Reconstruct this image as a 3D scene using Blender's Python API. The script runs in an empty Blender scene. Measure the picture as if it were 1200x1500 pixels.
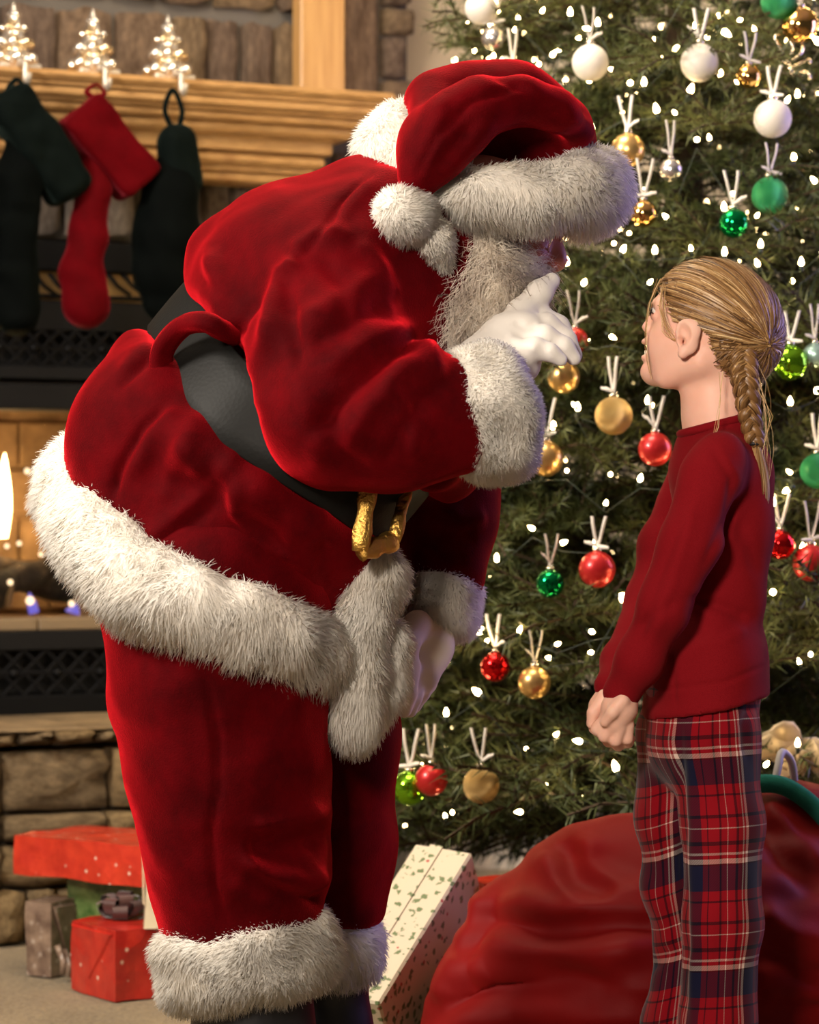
import bpy, math, random
import numpy as np
from mathutils import Vector, Matrix

random.seed(7)
RNG = np.random.default_rng(11)
SC = bpy.context.scene
COL = SC.collection

# ------------------------------------------------------------------ camera, world, lights, exposure
FPX = 4000.0            # focal length in pixels of a 1200 px wide frame
CAMZ = 0.9
cam_d = bpy.data.cameras.new('camera')
cam = bpy.data.objects.new('camera', cam_d)
COL.objects.link(cam)
cam.location = (0, 0, CAMZ)
cam.rotation_euler = (math.pi / 2, 0, 0)
cam_d.sensor_fit = 'HORIZONTAL'
cam_d.sensor_width = 36.0
cam_d.lens = 36.0 * FPX / 1200.0
cam_d.clip_start = 0.1
cam_d.clip_end = 60
cam_d.dof.use_dof = True
cam_d.dof.focus_distance = 3.86
cam_d.dof.aperture_fstop = 6.5
SC.camera = cam

SC.view_settings.view_transform = 'Standard'
SC.view_settings.look = 'None'
SC.view_settings.gamma = 1.0
SC.view_settings.use_curve_mapping = False
SC.view_settings.exposure = 0.0

world = bpy.data.worlds.new('room_air')
SC.world = world
world.use_nodes = True
wb = world.node_tree.nodes['Background']
wb.inputs[0].default_value = (1.0, 0.86, 0.70, 1)
wb.inputs[1].default_value = 0.05


def area(name, loc, target, size, power, color, size_y=None):
    d = bpy.data.lights.new(name, 'AREA')
    d.energy = power
    d.color = color
    d.size = size
    if size_y:
        d.shape = 'RECTANGLE'
        d.size_y = size_y
    o = bpy.data.objects.new(name, d)
    COL.objects.link(o)
    o.location = loc
    o.rotation_euler = (Vector(target) - Vector(loc)).to_track_quat('-Z', 'Y').to_euler()
    return o


area('key_lamp', (-2.55, 2.95, 2.55), (0.0, 4.0, 1.0), 0.7, 158, (1.0, 0.90, 0.78))
rl = area('front_fill', (-0.85, 0.5, 1.95), (0.55, 4.2, 1.0), 0.5, 21, (1.0, 0.86, 0.72))  # added frontal fill to brighten the girl, an unseen softbox
rl.data.spread = math.radians(70)
area('window_daylight', (2.3, 5.05, 1.55), (0.3, 4.0, 0.95), 0.7, 30, (0.48, 0.38, 1.0), 1.4)
area('tree_fill', (-0.2, 4.7, 2.95), (0.1, 5.6, 0.8), 0.9, 45, (1.0, 0.84, 0.62))  # added overhead fill to brighten the tree, no visible fixture


# ------------------------------------------------------------------ helpers: pixels of the photograph to points at a real depth
def P(px, py, D):
    return np.array([(px - 600.0) * D / FPX, D, CAMZ + (750.0 - py) * D / FPX])


def proj(V):
    return 600 + V[:, 0] / V[:, 1] * FPX, 750 - (V[:, 2] - CAMZ) / V[:, 1] * FPX


class Fig:
    """a figure standing at depth D0: points given as (px, py, dy) with dy a depth offset in pixels"""
    def __init__(s, D0):
        s.D0 = D0
        s.k = D0 / FPX

    def p(s, px, py, dy=0):
        return P(px, py, s.D0 + dy * s.k)

    def r(s, rp, dy=0):
        return rp * (s.D0 + dy * s.k) / FPX


# ------------------------------------------------------------------ helpers: mesh objects
def set_props(o, label=None, cat=None, group=None, kind=None):
    if label: o['label'] = label
    if cat: o['category'] = cat
    if group: o['group'] = group
    if kind: o['kind'] = kind
    return o


def empty(name, loc, label=None, cat=None, group=None, rz=0.0):
    o = bpy.data.objects.new(name, None)
    o.empty_display_size = 0.05
    COL.objects.link(o)
    o.location = loc
    o.rotation_euler = (0, 0, rz)
    return set_props(o, label, cat, group)


def mesh_data(name, V, faces, mats, smooth=True, normals=None, fmat=None):
    V = np.asarray(V, np.float32)
    if not isinstance(faces, (list, tuple)) or (len(faces) and np.isscalar(faces[0][0])):
        faces = [faces]
    faces = [np.asarray(f, np.int32) for f in faces if len(f)]
    me = bpy.data.meshes.new(name)
    nl = sum(f.size for f in faces)
    nf = sum(len(f) for f in faces)
    me.vertices.add(len(V))
    me.vertices.foreach_set('co', V.ravel())
    me.loops.add(nl)
    me.loops.foreach_set('vertex_index', np.concatenate([f.ravel() for f in faces]))
    me.polygons.add(nf)
    tot = np.concatenate([np.full(len(f), f.shape[1], np.int32) for f in faces])
    start = np.concatenate([[0], np.cumsum(tot)[:-1]]).astype(np.int32)
    me.polygons.foreach_set('loop_start', start)
    if not isinstance(mats, (list, tuple)): mats = [mats]
    for m in mats: me.materials.append(m)
    if fmat is not None:
        me.polygons.foreach_set('material_index', np.asarray(fmat, np.int32))
    me.update(calc_edges=True)
    me.polygons.foreach_set('use_smooth', np.full(nf, smooth, bool))
    if normals is not None:
        me.normals_split_custom_set_from_vertices(np.asarray(normals, np.float32).tolist())
    return me


def link(name, me, parent=None, loc=(0, 0, 0)):
    o = bpy.data.objects.new(name, me)
    COL.objects.link(o)
    o.location = loc
    if parent is not None: o.parent = parent
    return o


def mk(name, V, faces, mats, parent=None, smooth=True, normals=None, fmat=None):
    """V in world coordinates; the parent (an unrotated Empty) is subtracted"""
    V = np.asarray(V, float)
    if parent is not None:
        V = V - np.array(parent.location)
    o = link(name, mesh_data(name, V, faces, mats, smooth, normals, fmat), parent)
    return o


def joinm(parts):
    """join [(V, [faces...]), ...]"""
    Vs, F3, F4, n = [], [], [], 0
    for V, fs in parts:
        V = np.asarray(V, float)
        if not isinstance(fs, (list, tuple)): fs = [fs]
        for f in fs:
            f = np.asarray(f, int)
            if f.size == 0: continue
            (F3 if f.shape[1] == 3 else F4).append(f + n)
        Vs.append(V); n += len(V)
    out = []
    if F3: out.append(np.concatenate(F3))
    if F4: out.append(np.concatenate(F4))
    return np.concatenate(Vs), out


def tube(pts, rad, n=8, cap=True, flat=1.0, up=None, closed=False):
    """tube along points; rad scalar or list; flat squashes along the binormal"""
    pts = np.asarray(pts, float)
    m = len(pts)
    rad = np.full(m, rad, float) if np.isscalar(rad) else np.asarray(rad, float)
    T = np.gradient(pts, axis=0)
    if closed:
        T = np.roll(pts, -1, 0) - np.roll(pts, 1, 0)
    T /= np.linalg.norm(T, axis=1)[:, None] + 1e-12
    V = []
    u = np.array(up if up is not None else [0.13, -0.97, 0.21], float)
    for i in range(m):
        a = u - T[i] * (u @ T[i])
        if np.linalg.norm(a) < 1e-5:
            a = np.cross(T[i], [1, 0, 0.3])
        a /= np.linalg.norm(a)
        if up is None: u = a
        b = np.cross(T[i], a)
        for j in range(n):
            th = 2 * math.pi * j / n
            V.append(pts[i] + rad[i] * (math.cos(th) * a * flat + math.sin(th) * b))
    F = []
    for i in range(m if closed else m - 1):
        for j in range(n):
            i2 = (i + 1) % m
            F.append((i * n + j, i * n + (j + 1) % n, i2 * n + (j + 1) % n, i2 * n + j))
    V = np.array(V)
    fs = [np.array(F)]
    if cap and not closed:
        c0, c1 = len(V), len(V) + 1
        V = np.vstack([V, pts[0], pts[-1]])
        t = [(c0, (j + 1) % n, j) for j in range(n)] + [(c1, (m - 1) * n + j, (m - 1) * n + (j + 1) % n) for j in range(n)]
        fs.append(np.array(t))
    return V, fs


def lathe(prof, n=24, center=(0, 0, 0)):
    """prof: list of (r, z)"""
    V, F = [], []
    m = len(prof)
    for r, z in prof:
        for j in range(n):
            a = 2 * math.pi * j / n
            V.append((center[0] + r * math.cos(a), center[1] + r * math.sin(a), center[2] + z))
    for i in range(m - 1):
        for j in range(n):
            F.append((i * n + j, i * n + (j + 1) % n, (i + 1) * n + (j + 1) % n, (i + 1) * n + j))
    return np.array(V), [np.array(F)]


def box(c, h, bev=0.0, M=None):
    """box with centre c, half sizes h, optional chamfer; M a 3x3 frame (columns are axes)"""
    h = np.array(h, float)
    b = min(bev, h.min() * 0.9)
    if b <= 0:
        V = np.array([(x, y, z) for x in (-1, 1) for y in (-1, 1) for z in (-1, 1)], float) * h
        F = [(0, 1, 3, 2), (4, 6, 7, 5), (0, 4, 5, 1), (2, 3, 7, 6), (0, 2, 6, 4), (1, 5, 7, 3)]
        fs = [np.array(F)]
    else:
        V, idx = [], {}
        for sx in (-1, 1):
            for sy in (-1, 1):
                for sz in (-1, 1):
                    for ax in range(3):
                        p = np.array([sx, sy, sz], float) * (h - b)
                        p[ax] = (sx, sy, sz)[ax] * h[ax]
                        idx[(sx, sy, sz, ax)] = len(V); V.append(p)
        F4, F3 = [], []
        for ax in range(3):
            o1, o2 = (ax + 1) % 3, (ax + 2) % 3
            for s in (-1, 1):
                q = []
                for a, c2 in ((-1, -1), (1, -1), (1, 1), (-1, 1)):
                    k = [0, 0, 0]; k[ax] = s; k[o1] = a; k[o2] = c2
                    q.append(idx[(*k, ax)])
                F4.append(q if s > 0 else q[::-1])
            for a in (-1, 1):
                for c2 in (-1, 1):
                    k0 = [0, 0, 0]; k0[o1] = a; k0[o2] = c2
                    k1 = list(k0); k0[ax] = -1; k1[ax] = 1
                    q = [idx[(*k0, o1)], idx[(*k1, o1)], idx[(*k1, o2)], idx[(*k0, o2)]]
                    F4.append(q if a * c2 < 0 else q[::-1])
        for sx in (-1, 1):
            for sy in (-1, 1):
                for sz in (-1, 1):
                    q = [idx[(sx, sy, sz, 0)], idx[(sx, sy, sz, 1)], idx[(sx, sy, sz, 2)]]
                    F3.append(q if sx * sy * sz > 0 else q[::-1])
        V = np.array(V)
        fs = [np.array(F4), np.array(F3)]
    if M is not None: V = V @ np.asarray(M).T
    return V + np.array(c), fs


def catmull(pts, n=8, closed=False):
    pts = np.asarray(pts, float)
    m = len(pts)
    out = []
    rng = range(m if closed else m - 1)
    for i in rng:
        if closed:
            p0, p1, p2, p3 = pts[(i - 1) % m], pts[i], pts[(i + 1) % m], pts[(i + 2) % m]
        else:
            p0, p1, p2, p3 = pts[max(i - 1, 0)], pts[i], pts[i + 1], pts[min(i + 2, m - 1)]
        for t in np.arange(n) / n:
            out.append(0.5 * (2 * p1 + (p2 - p0) * t + (2 * p0 - 5 * p1 + 4 * p2 - p3) * t * t + (3 * p1 - p0 - 3 * p2 + p3) * t ** 3))
    if not closed: out.append(pts[-1])
    return np.array(out)


# ------------------------------------------------------------------ helpers: sculpting with a distance field on a grid
class Field:
    def __init__(s, lo, hi, h):
        s.lo = np.array(lo, float); s.h = h
        s.n = np.ceil((np.array(hi) - s.lo) / h).astype(int) + 1
        s.F = np.full(s.n, 1.0, np.float32)

    def _sub(s, lo, hi):
        a = np.clip(np.floor((np.array(lo) - s.lo) / s.h).astype(int), 0, s.n)
        b = np.clip(np.ceil((np.array(hi) - s.lo) / s.h).astype(int) + 1, 0, s.n)
        sl = tuple(slice(i, j) for i, j in zip(a, b))
        ax = [np.float32(s.lo[i]) + np.float32(s.h) * np.arange(a[i], b[i], dtype=np.float32) for i in range(3)]
        return sl, ax[0][:, None, None], ax[1][None, :, None], ax[2][None, None, :]

    def _op(s, sl, d, op, k):
        A = s.F[sl]
        if op == 'u':
            if k > 0:
                h = np.maximum(k - np.abs(A - d), 0) / k
                s.F[sl] = np.minimum(A, d) - h * h * k * 0.25
            else:
                s.F[sl] = np.minimum(A, d)
        elif op == 's':
            d = -d
            if k > 0:
                h = np.maximum(k - np.abs(A - d), 0) / k
                s.F[sl] = np.maximum(A, d) + h * h * k * 0.25
            else:
                s.F[sl] = np.maximum(A, d)

    def cone(s, a, ra, b, rb, k=0.02, op='u', sy=1.0):
        a = np.asarray(a, float); b = np.asarray(b, float)
        R = max(ra, rb) * max(1, sy) + 1.5 * k + 3 * s.h
        sl, X, Y, Z = s._sub(np.minimum(a, b) - R, np.maximum(a, b) + R)
        ab = b - a
        L = float(ab @ ab) + 1e-12
        t = ((X - a[0]) * ab[0] + (Y - a[1]) * ab[1] + (Z - a[2]) * ab[2]) / L
        t = np.clip(t, 0, 1)
        dx = X - (a[0] + t * ab[0]); dy = (Y - (a[1] + t * ab[1])) / sy; dz = Z - (a[2] + t * ab[2])
        d = np.sqrt(dx * dx + dy * dy + dz * dz) - (ra + (rb - ra) * t)
        s._op(sl, d.astype(np.float32), op, k)

    def chain(s, pts, rads, k=0.02, op='u', sy=1.0):
        for i in range(len(pts) - 1):
            s.cone(pts[i], rads[i], pts[i + 1], rads[i + 1], k, op, sy)

    def ell(s, c, r, rot=None, k=0.02, op='u'):
        c = np.asarray(c, float); r = np.asarray(r, float)
        R = r.max() + 1.5 * k + 3 * s.h
        sl, X, Y, Z = s._sub(c - R, c + R)
        p = [X - c[0], Y - c[1], Z - c[2]]
        M = np.eye(3) if rot is None else np.asarray(rot)     # columns are the ellipsoid's axes
        q = [p[0] * M[0, i] + p[1] * M[1, i] + p[2] * M[2, i] for i in range(3)]
        k0 = np.sqrt(sum((q[i] / r[i]) ** 2 for i in range(3)))
        k1 = np.sqrt(sum((q[i] / r[i] ** 2) ** 2 for i in range(3))) + 1e-6
        s._op(sl, (k0 * (k0 - 1) / k1).astype(np.float32), op, k)

    def rcyl(s, a, b, rad, rnd, k=0.02, op='u', sy=1.0):
        a = np.asarray(a, float); b = np.asarray(b, float)
        ab = b - a
        L = np.linalg.norm(ab); n = ab / L
        R = rad * max(1, sy) + L * 0.2 + 1.5 * k + 3 * s.h
        sl, X, Y, Z = s._sub(np.minimum(a, b) - R, np.maximum(a, b) + R)
        c = (a + b) / 2
        x, y, z = X - c[0], Y - c[1], Z - c[2]
        t = x * n[0] + y * n[1] + z * n[2]
        dx, dy, dz = x - t * n[0], (y - t * n[1]) / sy, z - t * n[2]
        rr = np.sqrt(dx * dx + dy * dy + dz * dz)
        d1 = rr - (rad - rnd); d2 = np.abs(t) - (L / 2 - rnd)
        d = np.minimum(np.maximum(d1, d2), 0) + np.sqrt(np.maximum(d1, 0) ** 2 + np.maximum(d2, 0) ** 2) - rnd
        s._op(sl, d.astype(np.float32), op, k)

    def rbox(s, c, h, M, rnd, k=0.0, op='u'):
        c = np.asarray(c, float); M = np.asarray(M, float)
        R = np.linalg.norm(h) + rnd + 1.5 * k + 3 * s.h
        sl, X, Y, Z = s._sub(c - R, c + R)
        p = [X - c[0], Y - c[1], Z - c[2]]
        q = [np.abs(p[0] * M[0, i] + p[1] * M[1, i] + p[2] * M[2, i]) - (h[i] - rnd) for i in range(3)]
        d = np.sqrt(sum(np.maximum(x, 0) ** 2 for x in q)) + np.minimum(np.maximum(np.maximum(q[0], q[1]), q[2]), 0) - rnd
        s._op(sl, d.astype(np.float32), op, k)

    def cut(s, p0, n, k=0.0):
        """remove everything on the side n points to"""
        p0 = np.asarray(p0, float); n = np.asarray(n, float); n = n / np.linalg.norm(n)
        sl, X, Y, Z = s._sub(s.lo - 1, s.lo + s.n * s.h + 1)
        d = (X - p0[0]) * n[0] + (Y - p0[1]) * n[1] + (Z - p0[2]) * n[2]
        A = s.F
        if k > 0:
            h = np.maximum(k - np.abs(A - d), 0) / k
            s.F = (np.maximum(A, d) + h * h * k * 0.25).astype(np.float32)
        else:
            s.F = np.maximum(A, d).astype(np.float32)

    def mesh(s, smooth=2):
        F = s.F
        F[0], F[-1], F[:, 0], F[:, -1], F[:, :, 0], F[:, :, -1] = [np.float32(0.05)] * 6
        ins = F < 0
        cnt = sum(ins[i:F.shape[0] - 1 + i, j:F.shape[1] - 1 + j, k:F.shape[2] - 1 + k].astype(np.int8) for i in (0, 1) for j in (0, 1) for k in (0, 1))
        act = (cnt > 0) & (cnt < 8)
        ci = np.argwhere(act)
        idm = np.full(act.shape, -1, np.int32)
        idm[act] = np.arange(len(ci), dtype=np.int32)
        crn = [(i, j, k) for i in (0, 1) for j in (0, 1) for k in (0, 1)]
        fv = {c: F[ci[:, 0] + c[0], ci[:, 1] + c[1], ci[:, 2] + c[2]] for c in crn}
        S = np.zeros((len(ci), 3)); W = np.zeros(len(ci))
        for c in crn:
            for ax in range(3):
                if c[ax] == 0:
                    c2 = list(c); c2[ax] = 1; c2 = tuple(c2)
                    a, b = fv[c], fv[c2]
                    m = (a < 0) != (b < 0)
                    t = np.where(m, a / np.where(m, a - b, 1), 0)
                    p = np.tile(np.array(c, float), (len(ci), 1)); p[:, ax] += t
                    S += p * m[:, None]; W += m
        V = s.lo + (ci + S / W[:, None]) * s.h
        Q = []
        for ax in range(3):
            o1, o2 = (ax + 1) % 3, (ax + 2) % 3
            sh = list(F.shape)
            sla = [slice(None)] * 3; slb = [slice(None)] * 3
            sla[ax] = slice(0, sh[ax] - 1); slb[ax] = slice(1, sh[ax])
            a, b = ins[tuple(sla)], ins[tuple(slb)]
            e = np.argwhere(a != b)
            e = e[(e[:, o1] > 0) & (e[:, o2] > 0) & (e[:, o1] < sh[o1] - 1) & (e[:, o2] < sh[o2] - 1)]
            dirn = a[e[:, 0], e[:, 1], e[:, 2]]
            q = []
            for d1, d2 in ((1, 1), (0, 1), (0, 0), (1, 0)):
                g = e.copy(); g[:, o1] -= d1; g[:, o2] -= d2
                q.append(idm[g[:, 0], g[:, 1], g[:, 2]])
            q = np.stack(q, 1)
            q[~dirn] = q[~dirn][:, ::-1]
            Q.append(q)
        Q = np.concatenate(Q)
        V = lap(V, Q, smooth)
        return V, Q


def lap(V, Q, it, lam=0.5):
    if it <= 0: return V
    n = Q.shape[1]
    i = np.concatenate([Q[:, j] for j in range(n)]); j = np.concatenate([Q[:, (j + 1) % n] for j in range(n)])
    cnt = np.bincount(i, minlength=len(V)) + np.bincount(j, minlength=len(V))
    for _ in range(it):
        A = np.stack([np.bincount(i, V[j, c], len(V)) + np.bincount(j, V[i, c], len(V)) for c in range(3)], 1)
        V = V + lam * (A / np.maximum(cnt, 1)[:, None] - V)
    return V


def vnormals(V, Q):
    if Q.shape[1] == 4:
        fn = np.cross(V[Q[:, 2]] - V[Q[:, 0]], V[Q[:, 3]] - V[Q[:, 1]])
    else:
        fn = np.cross(V[Q[:, 1]] - V[Q[:, 0]], V[Q[:, 2]] - V[Q[:, 0]])
    N = np.zeros_like(V)
    for c in range(3):
        for j in range(Q.shape[1]):
            N[:, c] += np.bincount(Q[:, j], fn[:, c], len(V))
    return N / (np.linalg.norm(N, axis=1)[:, None] + 1e-12)


def seg_dist(px, py, poly):
    best = np.full(len(px), 1e9); tt = np.zeros(len(px))
    m = len(poly) - 1
    for i in range(m):
        ax, ay = poly[i]; bx, by = poly[i + 1]
        L = (bx - ax) ** 2 + (by - ay) ** 2 + 1e-9
        t = np.clip(((px - ax) * (bx - ax) + (py - ay) * (by - ay)) / L, 0, 1)
        d = np.hypot(px - ax - t * (bx - ax), py - ay - t * (by - ay))
        mk_ = d < best
        best = np.where(mk_, d, best); tt = np.where(mk_, (i + t) / m, tt)
    return best, tt


def folds(V, Q, lst, side=-1):
    """push the cloth in or out along drawn fold lines: (polyline, width px, height px); both ends fade out"""
    N = vnormals(V, Q)
    px, py = proj(V)
    w = np.clip(side * N[:, 1] * 2.0 + 0.6, 0, 1)
    off = np.zeros(len(V))
    for poly, wd, hgt in lst:
        d, t = seg_dist(px, py, poly)
        fade = np.clip(np.minimum(t, 1 - t) * 5 + 0.25, 0, 1)
        off += 0.85 * hgt * np.exp(-(d / (wd * 1.25)) ** 2) * fade
    return V + N * (off * w * 0.001)[:, None]


def snoise(V, f, seed=0):
    """cheap smooth noise in about -1..1 (sum of sines)"""
    r = np.random.default_rng(seed)
    out = np.zeros(len(V))
    for i in range(7):
        d = r.normal(size=3); d /= np.linalg.norm(d)
        out += np.sin(V @ d * f * (0.6 + 0.9 * r.random()) * 6.28 + r.random() * 6.28 + 1.3 * np.sin(V @ r.normal(size=3) * f * 2.5))
    return out / 3.2


# ------------------------------------------------------------------ helpers: fur and hair as thin tapered ribbons
def fur(V, Q, n, length, width, flow=(0, 0, -0.5), lift=0.8, jit=0.35, tuft=0.6, seed=1, segs=2, curl=0.0, keep=None, tf=14.0, droop=0.5):
    r = np.random.default_rng(seed)
    T = np.concatenate([Q[:, [0, 1, 2]], Q[:, [0, 2, 3]]]) if Q.shape[1] == 4 else Q
    A = np.linalg.norm(np.cross(V[T[:, 1]] - V[T[:, 0]], V[T[:, 2]] - V[T[:, 0]]), axis=1)
    N = vnormals(V, Q)
    if keep is not None:
        A = A * keep(V[T].mean(1), N[T].mean(1))
    f = r.choice(len(T), n, p=A / A.sum())
    b = r.dirichlet((1, 1, 1), n)
    p = (V[T[f]] * b[:, :, None]).sum(1)
    nn = (N[T[f]] * b[:, :, None]).sum(1); nn /= np.linalg.norm(nn, axis=1)[:, None]
    tv = np.stack([snoise(p, tf, seed * 10 + i) for i in range(3)], 1) * tuft
    fl = np.asarray(flow, float)
    d = nn * lift + fl + tv + r.normal(size=(n, 3)) * jit
    d -= nn * np.minimum((d * nn).sum(1) - 0.25, 0)[:, None]
    d /= np.linalg.norm(d, axis=1)[:, None]
    L = length * (0.65 + 0.6 * r.random(n))
    side = np.cross(d, nn + r.normal(size=(n, 3)) * 0.6)
    side /= np.linalg.norm(side, axis=1)[:, None] + 1e-9
    up2 = np.cross(side, d)
    ph = r.random(n) * 6.28
    rows = []
    for i in range(segs + 1):
        t = i / segs
        c = p - nn * 0.003 + d * (L * t)[:, None] + (fl * 0.5 + np.array([0, 0, -0.35])) * (droop * L * t * t)[:, None]
        if curl > 0:
            c = c + side * (curl * np.sin(ph + t * 7) * t)[:, None] + up2 * (curl * np.cos(ph + t * 7) * t)[:, None]
        w = width * (1 - 0.85 * t ** 1.5)
        rows.append((c - side * w, c + side * w))
    VV = np.stack([x for rw in rows for x in rw], 1).reshape(-1, 3)
    m = 2 * (segs + 1)
    base = np.arange(n)[:, None] * m
    FF = np.concatenate([base + np.array([2 * i, 2 * i + 1, 2 * i + 3, 2 * i + 2]) for i in range(segs)])
    fn = np.cross(VV[FF[:n, 1]] - VV[FF[:n, 0]], VV[FF[:n, 3]] - VV[FF[:n, 0]])
    flip = np.tile((fn * nn).sum(1) < 0, segs)
    FF[flip] = FF[flip][:, ::-1]
    NN = nn * 0.8 + d * 0.35 + r.normal(size=(n, 3)) * 0.12
    NN /= np.linalg.norm(NN, axis=1)[:, None]
    NV = np.repeat(NN, m, 0)
    return VV, FF, NV


def furry(name, V, Q, mat, parent, **kw):
    N = vnormals(V, Q)
    FV, FF, FN = fur(V, Q, **kw)
    V2 = np.concatenate([V, FV]); Q2 = np.concatenate([Q, FF + len(V)])
    return mk(name, V2, [Q2], mat, parent, True, np.concatenate([N, FN]))


# ------------------------------------------------------------------ materials
def srgb(h):
    c = [int(h[i:i + 2], 16) / 255 for i in (0, 2, 4)]
    return tuple(x / 12.92 if x <= 0.04045 else ((x + 0.055) / 1.055) ** 2.4 for x in c) + (1,)


class NT:
    def __init__(s, name):
        s.m = bpy.data.materials.new(name)
        s.m.use_nodes = True
        s.t = s.m.node_tree
        s.b = s.t.nodes['Principled BSDF']

    def n(s, typ, **kw):
        nd = s.t.nodes.new(typ)
        for k, v in kw.items(): setattr(nd, k, v)
        return nd

    def l(s, a, b): s.t.links.new(a, b)

    def coord(s, which='Object', scale=(1, 1, 1)):
        tc = s.n('ShaderNodeTexCoord'); mp = s.n('ShaderNodeMapping')
        mp.inputs['Scale'].default_value = scale
        s.l(tc.outputs[which], mp.inputs[0])
        return mp.outputs[0]

    def noise(s, vec, scale, detail=4, rough=0.55):
        x = s.n('ShaderNodeTexNoise')
        x.inputs['Scale'].default_value = scale; x.inputs['Detail'].default_value = detail; x.inputs['Roughness'].default_value = rough
        if vec is not None: s.l(vec, x.inputs['Vector'])
        return x

    def ramp(s, fac, stops, interp='LINEAR'):
        r = s.n('ShaderNodeValToRGB')
        r.color_ramp.interpolation = interp
        el = r.color_ramp.elements
        while len(el) < len(stops): el.new(0.5)
        for e, (p, c) in zip(el, stops):
            e.position = p; e.color = c if len(c) == 4 else (*c, 1)
        s.l(fac, r.inputs[0])
        return r.outputs[0]

    def bump(s, h, strength=0.3, dist=0.01):
        b = s.n('ShaderNodeBump')
        b.inputs['Strength'].default_value = strength; b.inputs['Distance'].default_value = dist
        s.l(h, b.inputs['Height']); s.l(b.outputs[0], s.b.inputs['Normal'])

    def mix(s, fac, a, b):
        m = s.n('ShaderNodeMix', data_type='RGBA')
        for sock, val in ((m.inputs[0], fac), (m.inputs[6], a), (m.inputs[7], b)):
            if hasattr(val, 'is_linked'): s.l(val, sock)
            else: sock.default_value = val
        return m.outputs[2]

    def math(s, op, a, b=None):
        m = s.n('ShaderNodeMath', operation=op)
        for sock, val in ((m.inputs[0], a), (m.inputs[1], b)):
            if val is None: continue
            if hasattr(val, 'is_linked'): s.l(val, sock)
            else: sock.default_value = val
        return m.outputs[0]

    def set(s, **kw):
        names = dict(base='Base Color', rough='Roughness', metal='Metallic', sheen='Sheen Weight', sheenr='Sheen Roughness', tint='Sheen Tint',
                     sss='Subsurface Weight', trans='Transmission Weight', ior='IOR', coat='Coat Weight', spec='Specular IOR Level', emit='Emission Color', estr='Emission Strength', alpha='Alpha')
        for k, v in kw.items(): s.b.inputs[names[k]].default_value = v
        return s


def plain(name, col, rough=0.5, **kw):
    t = NT(name); t.set(base=col if len(col) == 4 else (*col, 1), rough=rough, **kw)
    return t.m


def velvet(name, dark, light, sheen=0.8, tint=(1, 0.1, 0.1, 1)):
    t = NT(name)
    v = t.coord()
    n1 = t.noise(v, 14, 4, 0.6)
    c = t.ramp(n1.outputs[0], [(0.35, dark), (0.68, light)])
    t.l(c, t.b.inputs['Base Color'])
    t.set(rough=0.75, sheen=sheen, sheenr=0.35, tint=tint, spec=0.03)
    n2 = t.noise(v, 420, 3, 0.7)
    t.bump(n2.outputs[0], 0.35, 0.004)
    return t.m


def furmat(name, col, col2):
    t = NT(name)
    n1 = t.noise(t.coord(), 22, 3)
    c = t.ramp(n1.outputs[0], [(0.35, col2), (0.62, col)])
    t.l(c, t.b.inputs['Base Color'])
    t.set(rough=0.85, spec=0.1, sheen=0.25, sheenr=0.5)
    tr = t.n('ShaderNodeBsdfTranslucent'); t.l(c, tr.inputs[0])
    mx = t.n('ShaderNodeMixShader'); mx.inputs[0].default_value = 0.5
    t.l(t.b.outputs[0], mx.inputs[1]); t.l(tr.outputs[0], mx.inputs[2])
    t.l(mx.outputs[0], t.t.nodes['Material Output'].inputs[0])
    return t.m


def wood(name, c1, c2, axis=(1, 18, 18)):
    t = NT(name)
    v = t.coord('Object', axis)
    n1 = t.noise(v, 4.5, 6, 0.6)
    c = t.ramp(n1.outputs[0], [(0.3, c1), (0.7, c2)])
    k = t.noise(t.coord('Object', (1, 1, 1)), 7, 2)
    kn = t.ramp(k.outputs[0], [(0.66, (1, 1, 1)), (0.78, (0.45, 0.3, 0.2))])
    mm = t.n('ShaderNodeMix', data_type='RGBA', blend_type='MULTIPLY'); mm.inputs[0].default_value = 0.8
    t.l(c, mm.inputs[6]); t.l(kn, mm.inputs[7])
    t.l(mm.outputs[2], t.b.inputs['Base Color'])
    t.set(rough=0.38)
    t.bump(n1.outputs[0], 0.08, 0.004)
    return t.m


def stone(name, stops):
    t = NT(name)
    oi = t.n('ShaderNodeObjectInfo')
    base = t.ramp(oi.outputs['Random'], stops)
    v = t.coord('Object')
    ad = t.n('ShaderNodeVectorMath', operation='ADD'); t.l(v, ad.inputs[0]); t.l(oi.outputs['Location'], ad.inputs[1])
    n1 = t.noise(ad.outputs[0], 5.5, 8, 0.72); n2 = t.noise(ad.outputs[0], 30, 6, 0.7)
    sh = t.ramp(n1.outputs[0], [(0.32, (0.40, 0.35, 0.31)), (0.52, (0.85, 0.80, 0.74)), (0.70, (1.35, 1.25, 1.10))])
    mm = t.n('ShaderNodeMix', data_type='RGBA', blend_type='MULTIPLY'); mm.inputs[0].default_value = 1
    t.l(base, mm.inputs[6]); t.l(sh, mm.inputs[7])
    t.l(mm.outputs[2], t.b.inputs['Base Color'])
    t.set(rough=0.9, spec=0.2)
    hh = t.math('ADD', t.math('MULTIPLY', n1.outputs[0], 2.0), n2.outputs[0])
    t.bump(hh, 0.7, 0.02)
    return t.m


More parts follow.
